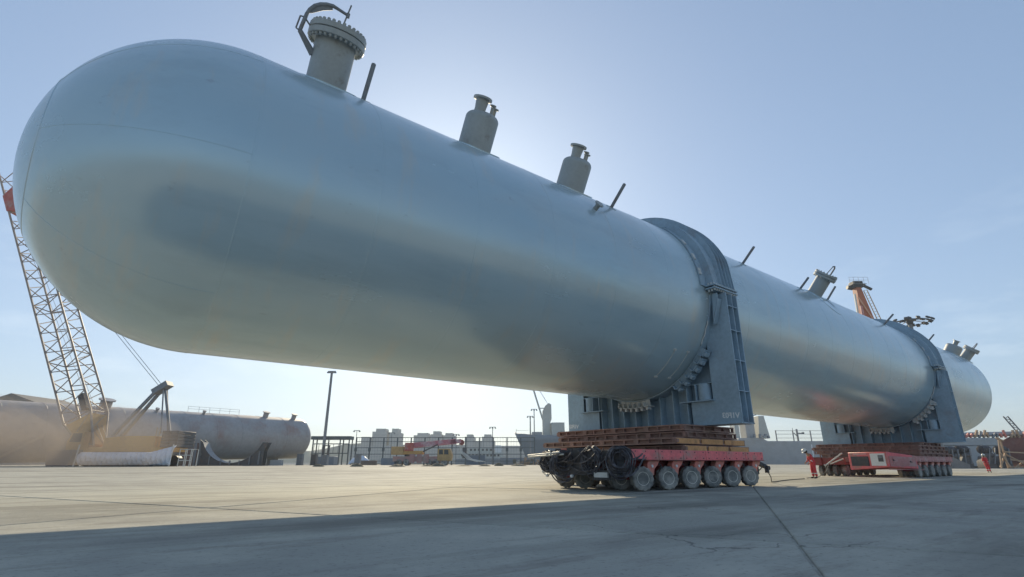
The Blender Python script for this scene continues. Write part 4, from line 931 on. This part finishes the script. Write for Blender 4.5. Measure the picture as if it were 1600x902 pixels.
# low things on the ground before the fence
def block(name, r0, r1, d, dep, h, mt, lab, cat, grp=None, taper=0):
    z = gzf((r0 + r1) / 2, d); s = solo(name, lab, cat, ((r0 + r1) / 2, d, z), F, grp)
    MB().hexa([(r0, d, z), (r1, d, z), (r1, d + dep, z), (r0, d + dep, z), (r0 + taper, d, z + h), (r1 - taper, d, z + h), (r1 - taper, d + dep, z + h), (r0 + taper, d + dep, z + h)]).build(name, mt, s, bevel=.05)
block('steel_box', -48.6, -43.2, 133, 3, 2.0, m_hull, 'long low grey steel box behind the narrow posts', 'steel box')
block('pallet_stack', -38.4, -33.9, 136, 2, 1.1, M('dull_brown', (.2, .15, .12), .8), 'low dark brown pallet stack left of the lone grey post', 'pallet stack')
block('steel_box', -33.0, -28.4, 138, 2, 1.7, m_hull, 'low grey box behind the lone grey post', 'steel box')
block('site_hut', -13.2, -7.8, 158, 3, 2.7, M('hut_blue', (.13, .17, .22), .6, 0, .15, .6), 'dark blue-grey site hut behind the fence right of the mobile crane jib', 'hut')
block('site_hut', -3.4, 6.4, 160, 3, 2.0, m_hull, 'long low grey site hut just left of the grey ship bow', 'hut')
sl = solo('sheeted_pile', 'pile covered with a white sheet beside the tall post', 'covered pile', (-38.5, 139, .47), F); b = MB()
V = []; n = 12
for i in range(n + 1):
    for j in range(n + 1):
        x, y = -2.6 + 5.2 * i / n, -1.6 + 3.2 * j / n; h = max(0, 1 - (x / 2.7) ** 2) * max(0, 1 - (y / 1.7) ** 2); V.append((-38.5 + x, 139 + y, .46 + 2.3 * h ** .6 + random.uniform(-.12, .12) * (h > 0)))
b.add(V, [(i * (n + 1) + j, (i + 1) * (n + 1) + j, (i + 1) * (n + 1) + j + 1, i * (n + 1) + j + 1) for i in range(n) for j in range(n)]); b.build('sheeted_pile', m_tarp, sl)
def mound(r, d, w, h, lab):
    z = gzf(r, d); s = solo('soil_mound', lab, 'soil mound', (r, d, z), F, 'small soil mounds on the quay'); V = []; n = 16; rnd = random.Random(int(r * 7 + d))
    for i in range(n + 1):
        for j in range(n + 1):
            x, y = -1 + 2 * i / n, -1 + 2 * j / n; q = max(0, 1 - x * x - y * y)
            V.append((r + x * w / 2, d + y * w * .4, z - .06 + h * q ** .9 * rnd.uniform(.75, 1.1)))
    MB().add(V, [(i * (n + 1) + j, (i + 1) * (n + 1) + j, (i + 1) * (n + 1) + j + 1, i * (n + 1) + j + 1) for i in range(n) for j in range(n)]).build('soil_mound', m_dirt, s)
for r, d, w, h, lab in ((-25.3, 72, 1.7, .42, 'dark soil mound below the tall post with uprights'), (-20.3, 72, 1.9, .50, 'pointed soil mound below the lone grey post'), (-15.0, 72, 2.4, .36, 'flat soil mound before the rear of the mobile crane'),
                        (-12.6, 82, 2.2, .30, 'thin low soil mound before the middle of the mobile crane'), (-10.5, 78, 2.4, .50, 'humped soil mound before the mobile crane cab'), (-7.3, 84, 3.2, .25, 'long flat soil streak right of the mobile crane'),
                        (-4.2, 84, 2.2, .34, 'soil mound below the blue-grey hut'), (-2.2, 92, 1.8, .55, 'small peaked soil mound left of the hose-hung trailer'), (1.1, 90, 3.0, .40, 'low soil mound nearest the hose-hung trailer')):
    mound(r, d, w, h, lab)
sc = thing('scrap_heap', 'low heap of mixed scrap and machine parts between the huts', 'scrap heap', (4, 152, .47), F); rnd = random.Random(5)
for i in range(46):
    x = rnd.uniform(-.5, 14); w = rnd.uniform(.3, 1.3); h = rnd.uniform(.3, 1.1); d = rnd.uniform(151, 155); zz = .46 + rnd.choice((0, 0, .5, 1.0)) * rnd.random()
    MB().cbox((0, 0, 0), (w, .8, h), Matrix.Translation((x, d, zz + h / 2)) @ Matrix.Rotation(rnd.uniform(-.4, .4), 4, 'Y')).build('scrap_piece', rnd.choice((m_grey, m_hull, m_wood, m_dirt, m_pale)), sc)

# ------------------------------------------------------------------ city across the water
def tower(r0, r1, d, h, lab, top=0, steps=0):
    s = thing('city_block', lab, 'building', ((r0 + r1) / 2, d, 1), F, 'city blocks on the far shore')
    MB().box((r0, d, 1), (r1, d + 30, h)).build('wall', m_city, s)
    if top: MB().box((r0 + (r1 - r0) * .18, d + 4, h), (r1 - (r1 - r0) * .18, d + 24, h + top)).build('roof_house', m_city, s)
    fl = int(h / 3.4)
    wb_ = MB()
    for k in range(1, fl): wb_.box((r0 + .6, d - .05, 1 + k * 3.4), (r1 - .6, d + .02, 1 + k * 3.4 + 1.4))
    wb_.build('window_band', M('far_window', (.35, .35, .34), .5), s)
for a in ((-181, -162, 700, 40, 'broad pale tower block with rooftop housing, leftmost of the far skyline', 4), (-159, -146.5, 700, 39, 'narrow pale tower block next to the broad one on the far skyline', 5),
          (-192, -181, 690, 33, 'low pale block attached left of the broad tower', 0), (-129, -107, 710, 36, 'wide pale block, left one of the group above the mobile crane', 3), (-106, -92, 705, 37, 'pale block, middle one of the group above the mobile crane', 4),
          (-91, -76, 712, 36, 'pale block, right one of the group above the mobile crane', 3)): tower(*a)
tower(-60, -22, 690, 28, 'long low pale warehouse across the water with two roof boxes', 0)
for r in (-55, -33): pass
tower(-205, -60, 740, 25, 'long low pale building spread behind the tower blocks', 0)
tower(-60, -48, 688, 33, 'small block with a roof box left of the slim light mast', 3)
tower(-38, -24, 686, 33, 'small block with a roof box right of the slim light mast', 3)
tower(-195, 30, 655, 21, 'long blue-grey quay shed along the far shore under the skyline', 0)
tr = thing('far_hills', None, None, (-200, 2400, 0), F, kind='structure')
V = []; n = 60
for i in range(n + 1):
    x = -2400 + 4800 * i / n; h = 45 + 30 * math.sin(i * .35) + 14 * math.sin(i * 1.3) + (30 if i < 30 else 0)
    V += [(x, 2500, -2), (x, 2600, h * .7 + 14)]
MB().strip(V[0::2], V[1::2], (0, 20, 0)).build('hill_slope', M('hill_scrub', (.12, .13, .09), .9, 0, .2, .01), tr)

# ------------------------------------------------------------------ ships
def ship1():
    D = 225; s = thing('cargo_ship', 'grey cargo ship bow with twin-boom deck crane beyond the fence', 'ship', (22, D, -2), F)
    V = []; st = [(0.0, 12.9, 0.1, 13.6), (.1, 12.8, .8, 13.2), (3.5, 12.6, 3.4, 12.9), (8, 12.2, 5.5, 12.4), (16, 11.8, 7.5, 12.0), (30, 11.5, 8.5, 11.7), (90, 11.5, 8.5, 11.7)]
    zs = [-3, 2, 6, 10, 99]; rake = [6.2, 5.2, 3.6, 1.6, 0]; fl = [.25, .5, .75, .92, 1.0]
    for side in (-1, 1):
        b = MB(); V = []
        for (x, zt, hb, zt2) in st:
            for k, z in enumerate(zs):
                zz = min(z, zt) if z < 50 else zt2
                V.append((1.4 + x + rake[k] * max(0, 1 - x / 30), D + 8.5 + side * hb * fl[k] ** (1.0 if x < 20 else .1), zz))
        m_ = len(zs); b.add(V, [(i * m_ + j, (i + 1) * m_ + j, (i + 1) * m_ + j + 1, i * m_ + j + 1) for i in range(len(st) - 1) for j in range(m_ - 1)])
        o = b.build('hull', m_hull, s); md = o.modifiers.new('thick', 'SOLIDIFY'); md.thickness = .3
    MB().add([(1.6, D + 8.5, 11.6), (8, D + 4, 11.3), (30, D + .6, 11.2), (90, D + .6, 11.2), (90, D + 16.4, 11.2), (30, D + 16.4, 11.2), (8, D + 13, 11.3)], [tuple(range(7))]).build('deck', m_hull2, s)
    MB().prism([(13.2, 11.2), (16.6, 11.2), (16.6, 17.8), (17.1, 19.0), (17.1, 25.2), (16.0, 25.9), (14.4, 24.6), (13.3, 22.5), (13.2, 20)], (0, D + 6, 0), (1, 0, 0), (0, 0, 1), (0, 1, 0), 3.4).build('crane_mast', m_ship, s, bevel=.1)
    for y in (D + 6.2, D + 9.0): MB().bar((13.6, y, 18.2), (7.6, y, 38), .5).build('crane_boom', m_ship, s)
    MB().bar((11.9, D + 6.2, 23.6), (14, D + 6.2, 23.6), .4).build('boom_link', m_ship, s)
    for k in (0, 1): MB().tube([(15.6, D + 7, 25.6), (8.6 - k * .8, D + 7, 38)], .06, 5).build('crane_rope', m_grey, s)
    MB().box((16.8, D + 3, 11.2), (22.3, D + 14, 17.4)).build('deck_house', m_ship, s, bevel=.1)
    MB().box((8.5, D + 4, 11.4), (12.8, D + 12, 13.6)).build('winch_house', m_hull2, s, bevel=.1)
    rl = MB()
    for x in range(24, 60, 3): rl.box((x, D + .7, 11.2), (x + .12, D + .8, 13.2))
    rl.box((23, D + .7, 13.15), (60, D + .8, 13.3)); rl.box((23, D + .7, 12.3), (60, D + .8, 12.4)); rl.tube([(1.7, D + 8.5, 13.4), (1.9, D + 8.5, 15)], .08, 5); rl.tube([(1.9, D + 8.5, 14.4), (7, D + 5, 14.2)], .05, 5)
    rl.build('railing', m_grey, s)
ship1()
def ship2():
    D = 215; s = thing('moored_ship', 'pale grey ship hull with deck rails and tall towers behind the walking worker', 'ship', (110, D, -2), F)
    MB().prism([(90, -3), (150, -3), (152, 9.3), (101.5, 9.3), (99, 10.6), (90, 10.4)], (0, D, 0), (1, 0, 0), (0, 0, 1), (0, 1, 0), 16).build('hull', m_hull2, s, bevel=.2)
    MB().box((90.2, D + 3, 10.4), (92.0, D + 8, 19)).build('tower', m_ship, s, bevel=.1)
    MB().box((94.2, D + 2, 10.4), (97.8, D + 8, 33)).build('tower', m_hull2, s, bevel=.1)
    MB().prism([(99.2, 10.4), (103.6, 10.4), (102.2, 19.2), (100.0, 19.2)], (0, D + 2, 0), (1, 0, 0), (0, 0, 1), (0, 1, 0), 5).build('tower', m_ship, s, bevel=.1)
    MB().tube([(98, D + 2, 19.4), (99.2, D + 2, 19.6), (99.8, D + 2, 21)], .2, 6).build('vent_pipe', m_grey, s)
    for k in range(7): MB().box((95 + k * 1.1, D - .3, 10.4 + (k % 3) * .4), (95.7 + k * 1.1, D + .6, 11.3 + (k % 2) * .7)).build('deck_fitting', m_hull, s)
    rl = MB()
    for x in (105.2, 112, 119, 126, 133): rl.box((x, D + .5, 9.3), (x + .35, D + .8, 13.4))
    for z in (13.2, 11.9, 10.4): rl.box((105.2, D + .55, z), (140, D + .7, z + .14))
    rl.build('railing', m_grey, s)
    mt = MB(); mt.box((114.4, D + 2, 9.3), (115.0, D + 2.5, 14.0)); mt.bar((113.2, D + 2, 12.6), (114.6, D + 2, 11.0), .25); mt.bar((115, D + 2, 12.4), (117.2, D + 2, 12.3), .4); mt.box((116.6, D + 1.8, 12.0), (117.4, D + 2.4, 12.8)); mt.tube([(112.9, D + 2, 9.4), (113.0, D + 2, 14.4)], .1, 5); mt.build('deck_winch', m_grey, s)
    MB().box((118.2, D - .06, -2), (118.7, D - .002, 8)).build('draught_scale', m_white, s)
ship2()
def ferry():
    D = 300; s = thing('moored_ferry', 'low pale ferry with a row of windows behind the fence', 'ferry', (-12, D, -2), F)
    MB().prism([(-30, -2.4), (-4, -2.4), (0, 3.6), (-31, 3.2)], (0, D, 0), (1, 0, 0), (0, 0, 1), (0, 1, 0), 8).build('hull', m_hull, s, bevel=.2)
    MB().box((-29, D + 1, 3.4), (-5, D + 7, 6.6)).build('saloon', m_ship, s, bevel=.15)
    MB().box((-24, D + 1.5, 6.6), (-10, D + 6.5, 9.4)).build('upper_deck', m_ship, s, bevel=.15)
    MB().box((-9.4, D + 2, 6.6), (-6, D + 6, 10.4)).build('wheelhouse', m_white, s, bevel=.15)
    for k in range(11): MB().box((-28 + 2.0 * k, D + .95, 4.5), (-26.9 + 2.0 * k, D + .998, 5.8)).build('window', m_glass, s)
    for k in range(6): MB().box((-23.3 + 2.2 * k, D + 1.45, 7.4), (-22.1 + 2.2 * k, D + 1.498, 8.6)).build('window', m_glass, s)
    rl = MB(); rl.tube([(-29, D + 1, 7.7), (-24, D + 1, 7.7)], .06, 5); rl.tube([(-16, D + 4, 9.4), (-16, D + 4, 13.5)], .12, 6); rl.build('railing', m_grey, s)
ferry()
def right_side():
    D = 118
    b1 = thing('barge', 'pale grey barge hull stacked with pipe bundles behind the far worker', 'barge', (104, D + 6, 0), F); z = gzf(104, D)
    MB().box((92, D, z + .3), (106.3, D + 8, z + 4.55)).build('hull', m_hull2, b1, bevel=.1); MB().box((92, D - .1, z + 4.6), (106.3, D + 8, z + 6.2)).build('hull_upper', m_hull2, b1, bevel=.08)
    MB().box((94, D + 2, z), (104, D + 6, z + .3)).build('keel_block', m_darkgrey, b1)
    rnd = random.Random(9)
    pb = thing('pipe_stack', 'long stack of brownish pipes and timbers along the top of the barge', 'pipe stack', (105, D + 3, z + 6.2), F)
    for i in range(30):
        x = 92.5 + i * .98; hh = rnd.uniform(.8, 1.7); MB().bar((x, D + .5, z + 6.25), (x + rnd.uniform(-.4, 1.0), D + .5, z + 6.25 + hh), .34).build('stake', rnd.choice((m_wood, m_grey, m_arm)), pb)
    for i in range(6): MB().tube([(92.5, D + 1 + i * .8, z + 6.6 + .2 * (i % 3)), (122, D + 1 + i * .8, z + 7.2 + .2 * (i % 3))], .3, 8).build('pipe', rnd.choice((m_wood, m_grey, m_oldtank)), pb)
    h = thing('red_ship', 'dusty red ship hull at the right edge of the yard', 'ship', (118, D + 9, 0), F)
    V = []; prof = [(106.5, .0, .4, 3.0), (108, 1.6, .0, 4.6), (111, 3.2, -.6, 6.4), (116, 4.6, -1.2, 7.3), (128, 5, -1.4, 8.4), (150, 5, -1.4, 9)]
    b = MB(); 
    for x, w, dd, zt in prof:
        for k in range(6):
            u = k / 5; V.append((x, D + 7 - (w + 1.5) * math.sin(u * PI / 2) , z + .2 + zt * u))
    b.add(V, [(i * 6 + j, (i + 1) * 6 + j, (i + 1) * 6 + j + 1, i * 6 + j + 1) for i in range(5) for j in range(5)]); o = b.build('hull', m_hullred, h); md = o.modifiers.new('t', 'SOLIDIFY'); md.thickness = .3
    ln = thing('lattice_gangway', 'short grey lattice ladder boom leaning left above the pipe stack', 'lattice boom', (113, D + 4, z + 7), F); bb = MB()
    for o_ in (0, 1.0): bb.bar((113.6 + o_, D + 3, z + 7), (111.2 + o_, D + 3, z + 11.0), .2)
    for i in range(9): bb.bar((113.6 - 2.4 * i / 9 + (i % 2), D + 3, z + 7 + 4.0 * i / 9), (113.6 - 2.4 * (i + 1) / 9 + (1 - i % 2), D + 3, z + 7 + 4.0 * (i + 1) / 9), .11)
    bb.build('lattice', m_grey, ln)
    # grab buckets / winches on stands
    for k, (r, hh, lab) in enumerate(((87.3, 4.2, 'dark grab machine with jaws up, leftmost of the four beyond the far saddle'), (89.7, 4.4, 'dark grab machine second from the left beyond the far saddle'), (94.2, 4.4, 'dark grab machine with two grey struts behind the far worker'), (97.4, 4.3, 'dark grab machine right of the far worker'))):
        d = 108; z0_ = gzf(r, d); s = thing('grab_machine', lab, 'grab machine', (r, d, z0_), F, 'dark grab machines by the barge')
        MB().prism([(r - 1.2, z0_), (r + 1.2, z0_), (r + 1.0, z0_ + 1.3), (r + .4, z0_ + 2.3), (r - .6, z0_ + 2.3), (r - 1.2, z0_ + 1.2)], (0, d, 0), (1, 0, 0), (0, 0, 1), (0, 1, 0), 2).build('base_body', m_darkgrey, s, bevel=.1)
        MB().lathe([(.3, -1.0), (.8, -.9), (.9, 0), (.8, .9), (.3, 1.0)], (r, d + .8, z0_ + hh - .9), (1, .2, 0), 14).build('grab_drum', m_black, s)
        MB().lathe([(.4, -.9), (.55, -.6), (.55, .6), (.4, .9)], (r + .2, d + .4, z0_ + hh - 2.0), (1, 0, .1), 12).build('grab_jaw', m_darkgrey, s)
        for dx in (-.5, .6): MB().bar((r + dx, d - .1, z0_ + .8), (r + dx + (.9 if k == 2 else .3), d - .1, z0_ + hh - .6), .18).build('strut', m_grey, s)
    # timber trestle and loose beams by the red hull
    t = thing('timber_trestle', 'pale timber trestle with crossed beams at the foot of the red hull', 'trestle', (97.5, 104, gzf(98, 104)), F); z1 = gzf(98, 104)
    for p, q in (((96.6, z1), (97.5, z1 + 5.6)), ((98.3, z1), (98.0, z1 + 5.4)), ((96.9, z1 + 5.5), (98.5, z1 + 5.0)), ((96.6, z1 + .2), (98.2, z1 + 2.8)), ((98.2, z1 + .2), (96.9, z1 + 2.8)), ((97.6, z1 + 3.0), (104.5, z1 + 2.7)), ((98.5, z1 + 2.6), (102, z1 + .2)), ((99.8, z1 + .2), (106, z1 + 3.6)), ((99, z1 + 1.6), (107, z1 + .5)), ((98.6, z1 + .25), (107, z1 + .25))):
        MB().bar((p[0] - 4.4, 104 + random.uniform(-.6, .6), p[1]), (q[0] - 4.4, 104 + random.uniform(-.6, .6), q[1]), .24).build('beam', m_wood, t)
    for k, (r, d, lab) in enumerate(((101.2, 103, 'low pile of grey beams before the timber trestle'),)):
        t = thing('beam_pile', lab, 'beam pile', (r, d, gzf(r, d)), F)
        for i in range(7): MB().box((r - 2.5 + .1 * i, d + .4 * (i % 4) - 1, gzf(r, d) + .25 * (i // 4)), (r + 3.5 + .2 * i, d + .4 * (i % 4) - .68, gzf(r, d) + .24 + .25 * (i // 4))).build('beam', m_grey if i % 2 else m_wood, t)
    lb = solo('leaning_ramp', 'grey-brown leaning ramp plate left of the grab machines', 'ramp', (83.5, 104, gzf(83, 104)), F); zz = gzf(83, 104)
    MB().prism([(80.5, zz), (86.6, zz), (86.6, zz + .7), (81.2, zz + 3.2), (80.5, zz + 3.2)], (0, 104, 0), (1, 0, 0), (0, 0, 1), (0, 1, 0), 2).build('leaning_ramp', M('ramp_grey', (.25, .22, .2), .7), lb)
    wh = thing('pale_shed', 'pale cream shed seen in the gap right of the far saddle', 'shed', (84, 130, gzf(84, 130)), F); zz = gzf(84, 130)
    MB().box((88, 130, zz), (99, 136, zz + 5.6)).build('wall', M('cream_wall', (.62, .58, .47), .7), wh); MB().box((87.8, 129.8, zz + 5.6), (99.2, 136.2, zz + 5.9)).build('roof', m_hull2, wh)
    for i in range(3): MB().box((88.6 + i * 3.4, 129.95, zz + 2.2), (90.4 + i * 3.4, 129.998, zz + 4.2)).build('window', m_pale, wh)
right_side()
# orange crane top above the vessel
def far_crane():
    D = 120; z = gzf(80, D); c = thing('harbour_crane', 'orange-red crane mast with yellow ladder rising behind the vessel middle', 'crane', (79, D, z), F)
    lw = Vector((78.5, D, z)); 
    MB().box((74, D - 3, z), (86, D + 3, z + 4)).build('base_house', m_cranered, c, bevel=.1)
    MB().prism([(83.6, z + 4), (86.4, z + 4), (86.4, 30), (84.2, 41.8), (83.2, 41.8), (83.0, 36), (83.6, 30)], (0, D - .8, 0), (1, 0, 0), (0, 0, 1), (0, 1, 0), 1.6).build('mast_box', M('crane_orange', (.42, .14, .075), .55, 0, .15, .5), c)
    MB().bar((80.6, D - .9, z + 4), (82.3, D - .9, 39.5), .35).build('mast_leg', m_pale, c); MB().bar((81.8, D - .95, z + 4), (83.2, D - .95, 36.5), .5).build('mast_leg', m_pinkred, c); MB().bar((86.6, D - .95, 30), (83.0, D - .95, 38.6), .28).build('mast_leg', M('pale_orange', (.6, .34, .22), .6), c)
    ld = MB(); A, B = Vector((88.2, D - 1.0, 25)), Vector((84.6, D - 1.0, 40.3)); off = Vector((.85, 0, .2))
    for o_ in (Vector((0, 0, 0)), off): ld.bar(A + o_, B + o_, .14)
    for i in range(24): ld.bar(A.lerp(B, i / 23), A.lerp(B, i / 23) + off, .07)
    ld.build('ladder', m_yellow, c)
    pf = MB(); pf.box((82.3, D - 1.2, 41.95), (85.6, D + 1.2, 42.05))
    for x in (81.4, 82.4, 83.6, 84.8, 85.9): pf.box((x, D - 1.5, 41.9), (x + .05, D - 1.45, 43.6))
    pf.box((81.4, D - 1.5, 43.55), (85.95, D - 1.45, 43.6)); pf.box((81.4, D - 1.5, 42.8), (85.95, D - 1.45, 42.85)); pf.build('platform', m_grey, c)
    MB().box((82.6, D - 1, 41.2), (84.9, D + 1, 42.8)).build('sheave_block', m_black, c, bevel=.1); MB().lathe([(.5, -.6), (.5, .6)], (81.4, D - 1, 41.0), (1, 0, -.2), 12).build('mast_lamp', m_black, c); MB().bar((85, D - 1, 41.5), (86.6, D - 1, 40.6), .5).build('sheave_arm', m_black, c)
far_crane()

# ------------------------------------------------------------------ people
def skinned(name, mat, pts, edges, root, parent=None, rootv=0, sub=1):
    me = bpy.data.meshes.new(name); me.from_pydata([Vector(p[0]) for p in pts], edges, []); o = bpy.data.objects.new(name, me); COL.objects.link(o)
    md = o.modifiers.new('skin', 'SKIN'); md.use_smooth_shade = True; me.skin_vertices or None
    lay = me.skin_vertices[0] if me.skin_vertices else None
    if lay is None:
        bm = bmesh.new(); bm.from_mesh(me); bm.verts.layers.skin.verify(); bm.to_mesh(me); bm.free(); lay = me.skin_vertices[0]
    for i, p in enumerate(pts):
        r = p[1]; lay.data[i].radius = r if isinstance(r, tuple) else (r, r); lay.data[i].use_root = (i == rootv)
    s = o.modifiers.new('sub', 'SUBSURF'); s.levels = sub; s.render_levels = sub
    bake(o); o.data.materials.clear(); o.data.materials.append(mat)
    o.parent = parent or root.ob
    return o
def person(label, base, J, face):
    """J: joint positions (local x right, y away, z up) of a standing adult; face: unit vector the head looks along"""
    p = thing('person', label, 'person', base, F)
    face = Vector(face).normalized(); side = face.cross(UP).normalized()
    names = ['pelvis', 'belly', 'chest', 'neck0', 'neck1', 'head', 'crown']
    rad_ = dict(pelvis=(.15, .13), belly=(.135, .115), chest=(.165, .125), neck0=(.085, .08), neck1=(.055, .055), head=(.085, .095), crown=(.07, .08))
    pts = [(J[n], rad_[n]) for n in names]; ed = [(i, i + 1) for i in range(6)]
    idx = {n: i for i, n in enumerate(names)}
    for s in ('l', 'r'):
        for chain, rr, st in ((('sh', 'el', 'wr', 'palm'), (.062, .046, .030, .034), 'chest'), (('hip', 'kn', 'an', 'toe'), (.092, .066, .045, .036), 'pelvis')):
            prev = idx[st]
            for n, r in zip(chain, rr):
                idx[n + s] = len(pts); pts.append((J[n + s], r)); ed.append((prev, idx[n + s])); prev = idx[n + s]
        wr, pm = Vector(J['wr' + s]), Vector(J['palm' + s]); d = (pm - wr).normalized(); a = d.cross(side).normalized(); a = a if a.length > .1 else side
        for k in range(4):
            f0 = pm + a * (.028 * (k - 1.5)) + d * .03; l = (.075, .085, .08, .06)[k]
            i0 = len(pts); pts += [(f0, .011), (f0 + d * l * .55, .0095), (f0 + d * l * .95 + face * .02, .008)]; ed += [(idx['palm' + s], i0), (i0, i0 + 1), (i0 + 1, i0 + 2)]
        i0 = len(pts); pts += [(wr.lerp(pm, .55) - a * .045, .012), (pm - a * .07 + d * .03, .010)]; ed += [(idx['palm' + s], i0), (i0, i0 + 1)]
    body = skinned('body', m_skin, pts, ed, p)
    # coverall over trunk, arms and legs
    cp = [(J['pelvis'], (.175, .155)), (J['belly'], (.16, .14)), (J['chest'], (.19, .145)), (J['neck0'], (.10, .095))]; ce = [(0, 1), (1, 2), (2, 3)]
    for s in ('l', 'r'):
        b0 = len(cp); w = Vector(J['el' + s]).lerp(Vector(J['wr' + s]), .93); cp += [(J['sh' + s], .085), (J['el' + s], .068), (w, .052)]; ce += [(2, b0), (b0, b0 + 1), (b0 + 1, b0 + 2)]
        b0 = len(cp); w = Vector(J['kn' + s]).lerp(Vector(J['an' + s]), .93); cp += [(J['hip' + s], .118), (J['kn' + s], .092), (w, .082)]; ce += [(0, b0), (b0, b0 + 1), (b0 + 1, b0 + 2)]
    skinned('coverall', m_cover, cp, ce, p, body)
    for s in ('l', 'r'):
        kn, an_ = Vector(J['kn' + s]), Vector(J['an' + s]); q = kn.lerp(an_, .45); dd = (an_ - kn).normalized()
        MB().lathe([(.092, -.025), (.094, 0), (.092, .025)], Vector(p.base) + q, dd, 16, cap=False).build('reflective_strip', m_lamp, p, body)
        el, wr_ = Vector(J['el' + s]), Vector(J['wr' + s]); q = el.lerp(wr_, .45); dd = (wr_ - el).normalized()
        MB().lathe([(.066, -.02), (.068, 0), (.066, .02)], Vector(p.base) + q, dd, 14, cap=False).build('reflective_strip', m_lamp, p, body)
    for s in ('l', 'r'):
        an, to = Vector(J['an' + s]), Vector(J['toe' + s])
        skinned('boot', m_boot, [(an + UP * .05, .062), (an - UP * .02, .06), (an - (to - an).normalized() * .05 - UP * (an.z - .045), .045), (to, (.05, .045)), (to + (to - an).normalized() * .06 * Vector((1, 1, 0)), (.045, .035))], [(0, 1), (1, 2), (1, 3), (3, 4)], p, body)
    H = Vector(J['head']); up = (Vector(J['crown']) - Vector(J['neck1'])).normalized(); f2 = (face - up * face.dot(up)).normalized()
    off = Vector(p.base)
    b = MB(); b.lathe([(.155, -.005), (.165, .0), (.15, .012), (.145, .05), (.125, .10), (.075, .14), (.03, .155), (.001, .157)], off + H + up * .055, up, 24)
    b.prism([(-.09, .12), (.09, .12), (.07, .205), (-.07, .205)], off + H + up * .05, up.cross(f2), f2, up, .012); b.build('helmet', m_helmet, p, body)
    b = MB(); b.lathe([(.105, -.06), (.115, 0), (.108, .06)], off + H - f2 * .025, up, 18); b.build('hair', m_hair, p, body)
    fb = MB()
    fb.prism([(-.016, 0), (.016, 0), (.004, .045)], off + H + f2 * .088 - up * .02, up.cross(f2), up, f2, .024); fb.build('nose', m_skin, p, body)
    sd_ = up.cross(f2)
    for k in (-1, 1):
        MB().lathe([(.012, -.01), (.012, .006), (.002, .010)], off + H + f2 * .083 + sd_ * .034 * k + up * .012, f2, 10).build('eye', m_hair, p, body)
        MB().lathe([(.024, -.008), (.026, .004), (.012, .012)], off + H + sd_ * .088 * k, sd_ * k, 12).build('ear', m_skin, p, body)
    MB().cbox((0, 0, 0), (.05, .01, .008), Matrix.Translation(off + H + f2 * .090 - up * .052) @ Matrix.Rotation(math.atan2(sd_.y, sd_.x), 4, 'Z')).build('mouth', M('lip', (.28, .1, .08), .6), p, body)
    return p, body
# person 1: side on, facing left, bending to look down at the cable
pr_, pd_ = 19.3, 34.2
J1 = dict(pelvis=(.06, 0, .93), belly=(.05, 0, 1.08), chest=(-.05, 0, 1.28), neck0=(-.17, 0, 1.44), neck1=(-.22, 0, 1.50), head=(-.30, 0, 1.58), crown=(-.335, 0, 1.66),
          shl=(-.08, -.17, 1.36), ell=(-.04, -.25, 1.10), wrl=(-.22, -.22, .93), palml=(-.28, -.20, .88), shr=(-.08, .17, 1.36), elr=(-.06, .24, 1.10), wrr=(-.24, .17, .96), palmr=(-.30, .14, .92),
          hipl=(.05, -.10, .88), knl=(.06, -.11, .49), anl=(.11, -.12, .09), toel=(-.04, -.13, .045), hipr=(.05, .10, .88), knr=(.00, .11, .49), anr=(.04, .12, .09), toer=(-.11, .13, .045))
def at_px(x, D): return (x - 800) / 813.97 * (D * math.cos(PITCH) + .1 * math.sin(PITCH))
person('worker in red coverall and white helmet bending to look down between the two trailers', (at_px(1268, 34.2), 34.2, 0), J1, (-.85, -.1, -.5))
J2 = dict(pelvis=(0, 0, .95), belly=(-.01, 0, 1.10), chest=(-.03, 0, 1.30), neck0=(-.04, 0, 1.47), neck1=(-.05, 0, 1.53), head=(-.06, -.01, 1.62), crown=(-.06, 0, 1.71),
          shl=(-.20, 0, 1.40), ell=(-.29, -.04, 1.14), wrl=(-.24, -.14, .92), palml=(-.22, -.18, .85), shr=(.15, 0, 1.40), elr=(.23, .03, 1.14), wrr=(.24, -.05, .90), palmr=(.24, -.08, .83),
          hipl=(-.10, 0, .90), knl=(-.05, -.05, .50), anl=(.02, .02, .09), toel=(-.05, -.12, .045), hipr=(.10, 0, .90), knr=(.20, -.02, .50), anr=(.30, .08, .10), toer=(.26, -.07, .045))
person('worker in red coverall and white helmet standing before the dark grab machines', (at_px(1540, 56), 56, 0), J2, (-.4, -.9, -.1))

# ------------------------------------------------------------------ air: dust cloud over the left yard, thin haze over everything
dc = solo('dust_cloud', None, None, (-66, 70, 3), F, kind='stuff'); b = MB(); n1, n2 = 48, 24; V = []
def dust_r(a, e):
    return 1 + .16 * math.sin(3 * a + 1.3) * math.cos(e) + .12 * math.sin(5 * a + 2 * e) + .10 * math.sin(4 * e + a)
for j in range(n2 + 1):
    e = -PI / 2 + PI * j / n2
    for i in range(n1):
        a = 2 * PI * i / n1; q = dust_r(a, e)
        V.append((-68 + 21 * q * math.cos(a) * math.cos(e), 66 + 8 * q * math.sin(a) * math.cos(e), max(.65, 2.0 + 7.0 * q * math.sin(e))))
b.add(V, [(j * n1 + i, j * n1 + (i + 1) % n1, (j + 1) * n1 + (i + 1) % n1, (j + 1) * n1 + i) for j in range(n2) for i in range(n1)])
b.build('dust_cloud', volume_material('dust_volume', (.80, .68, .57), .065, .1), dc)
hz = solo('haze', None, None, (0, 0, 0), F, kind='stuff')
MB().box((-2100, -70, -7), (2100, 1100, 64)).build('haze', volume_material('haze_volume', (.86, .93, .95), .00042, .0), hz)
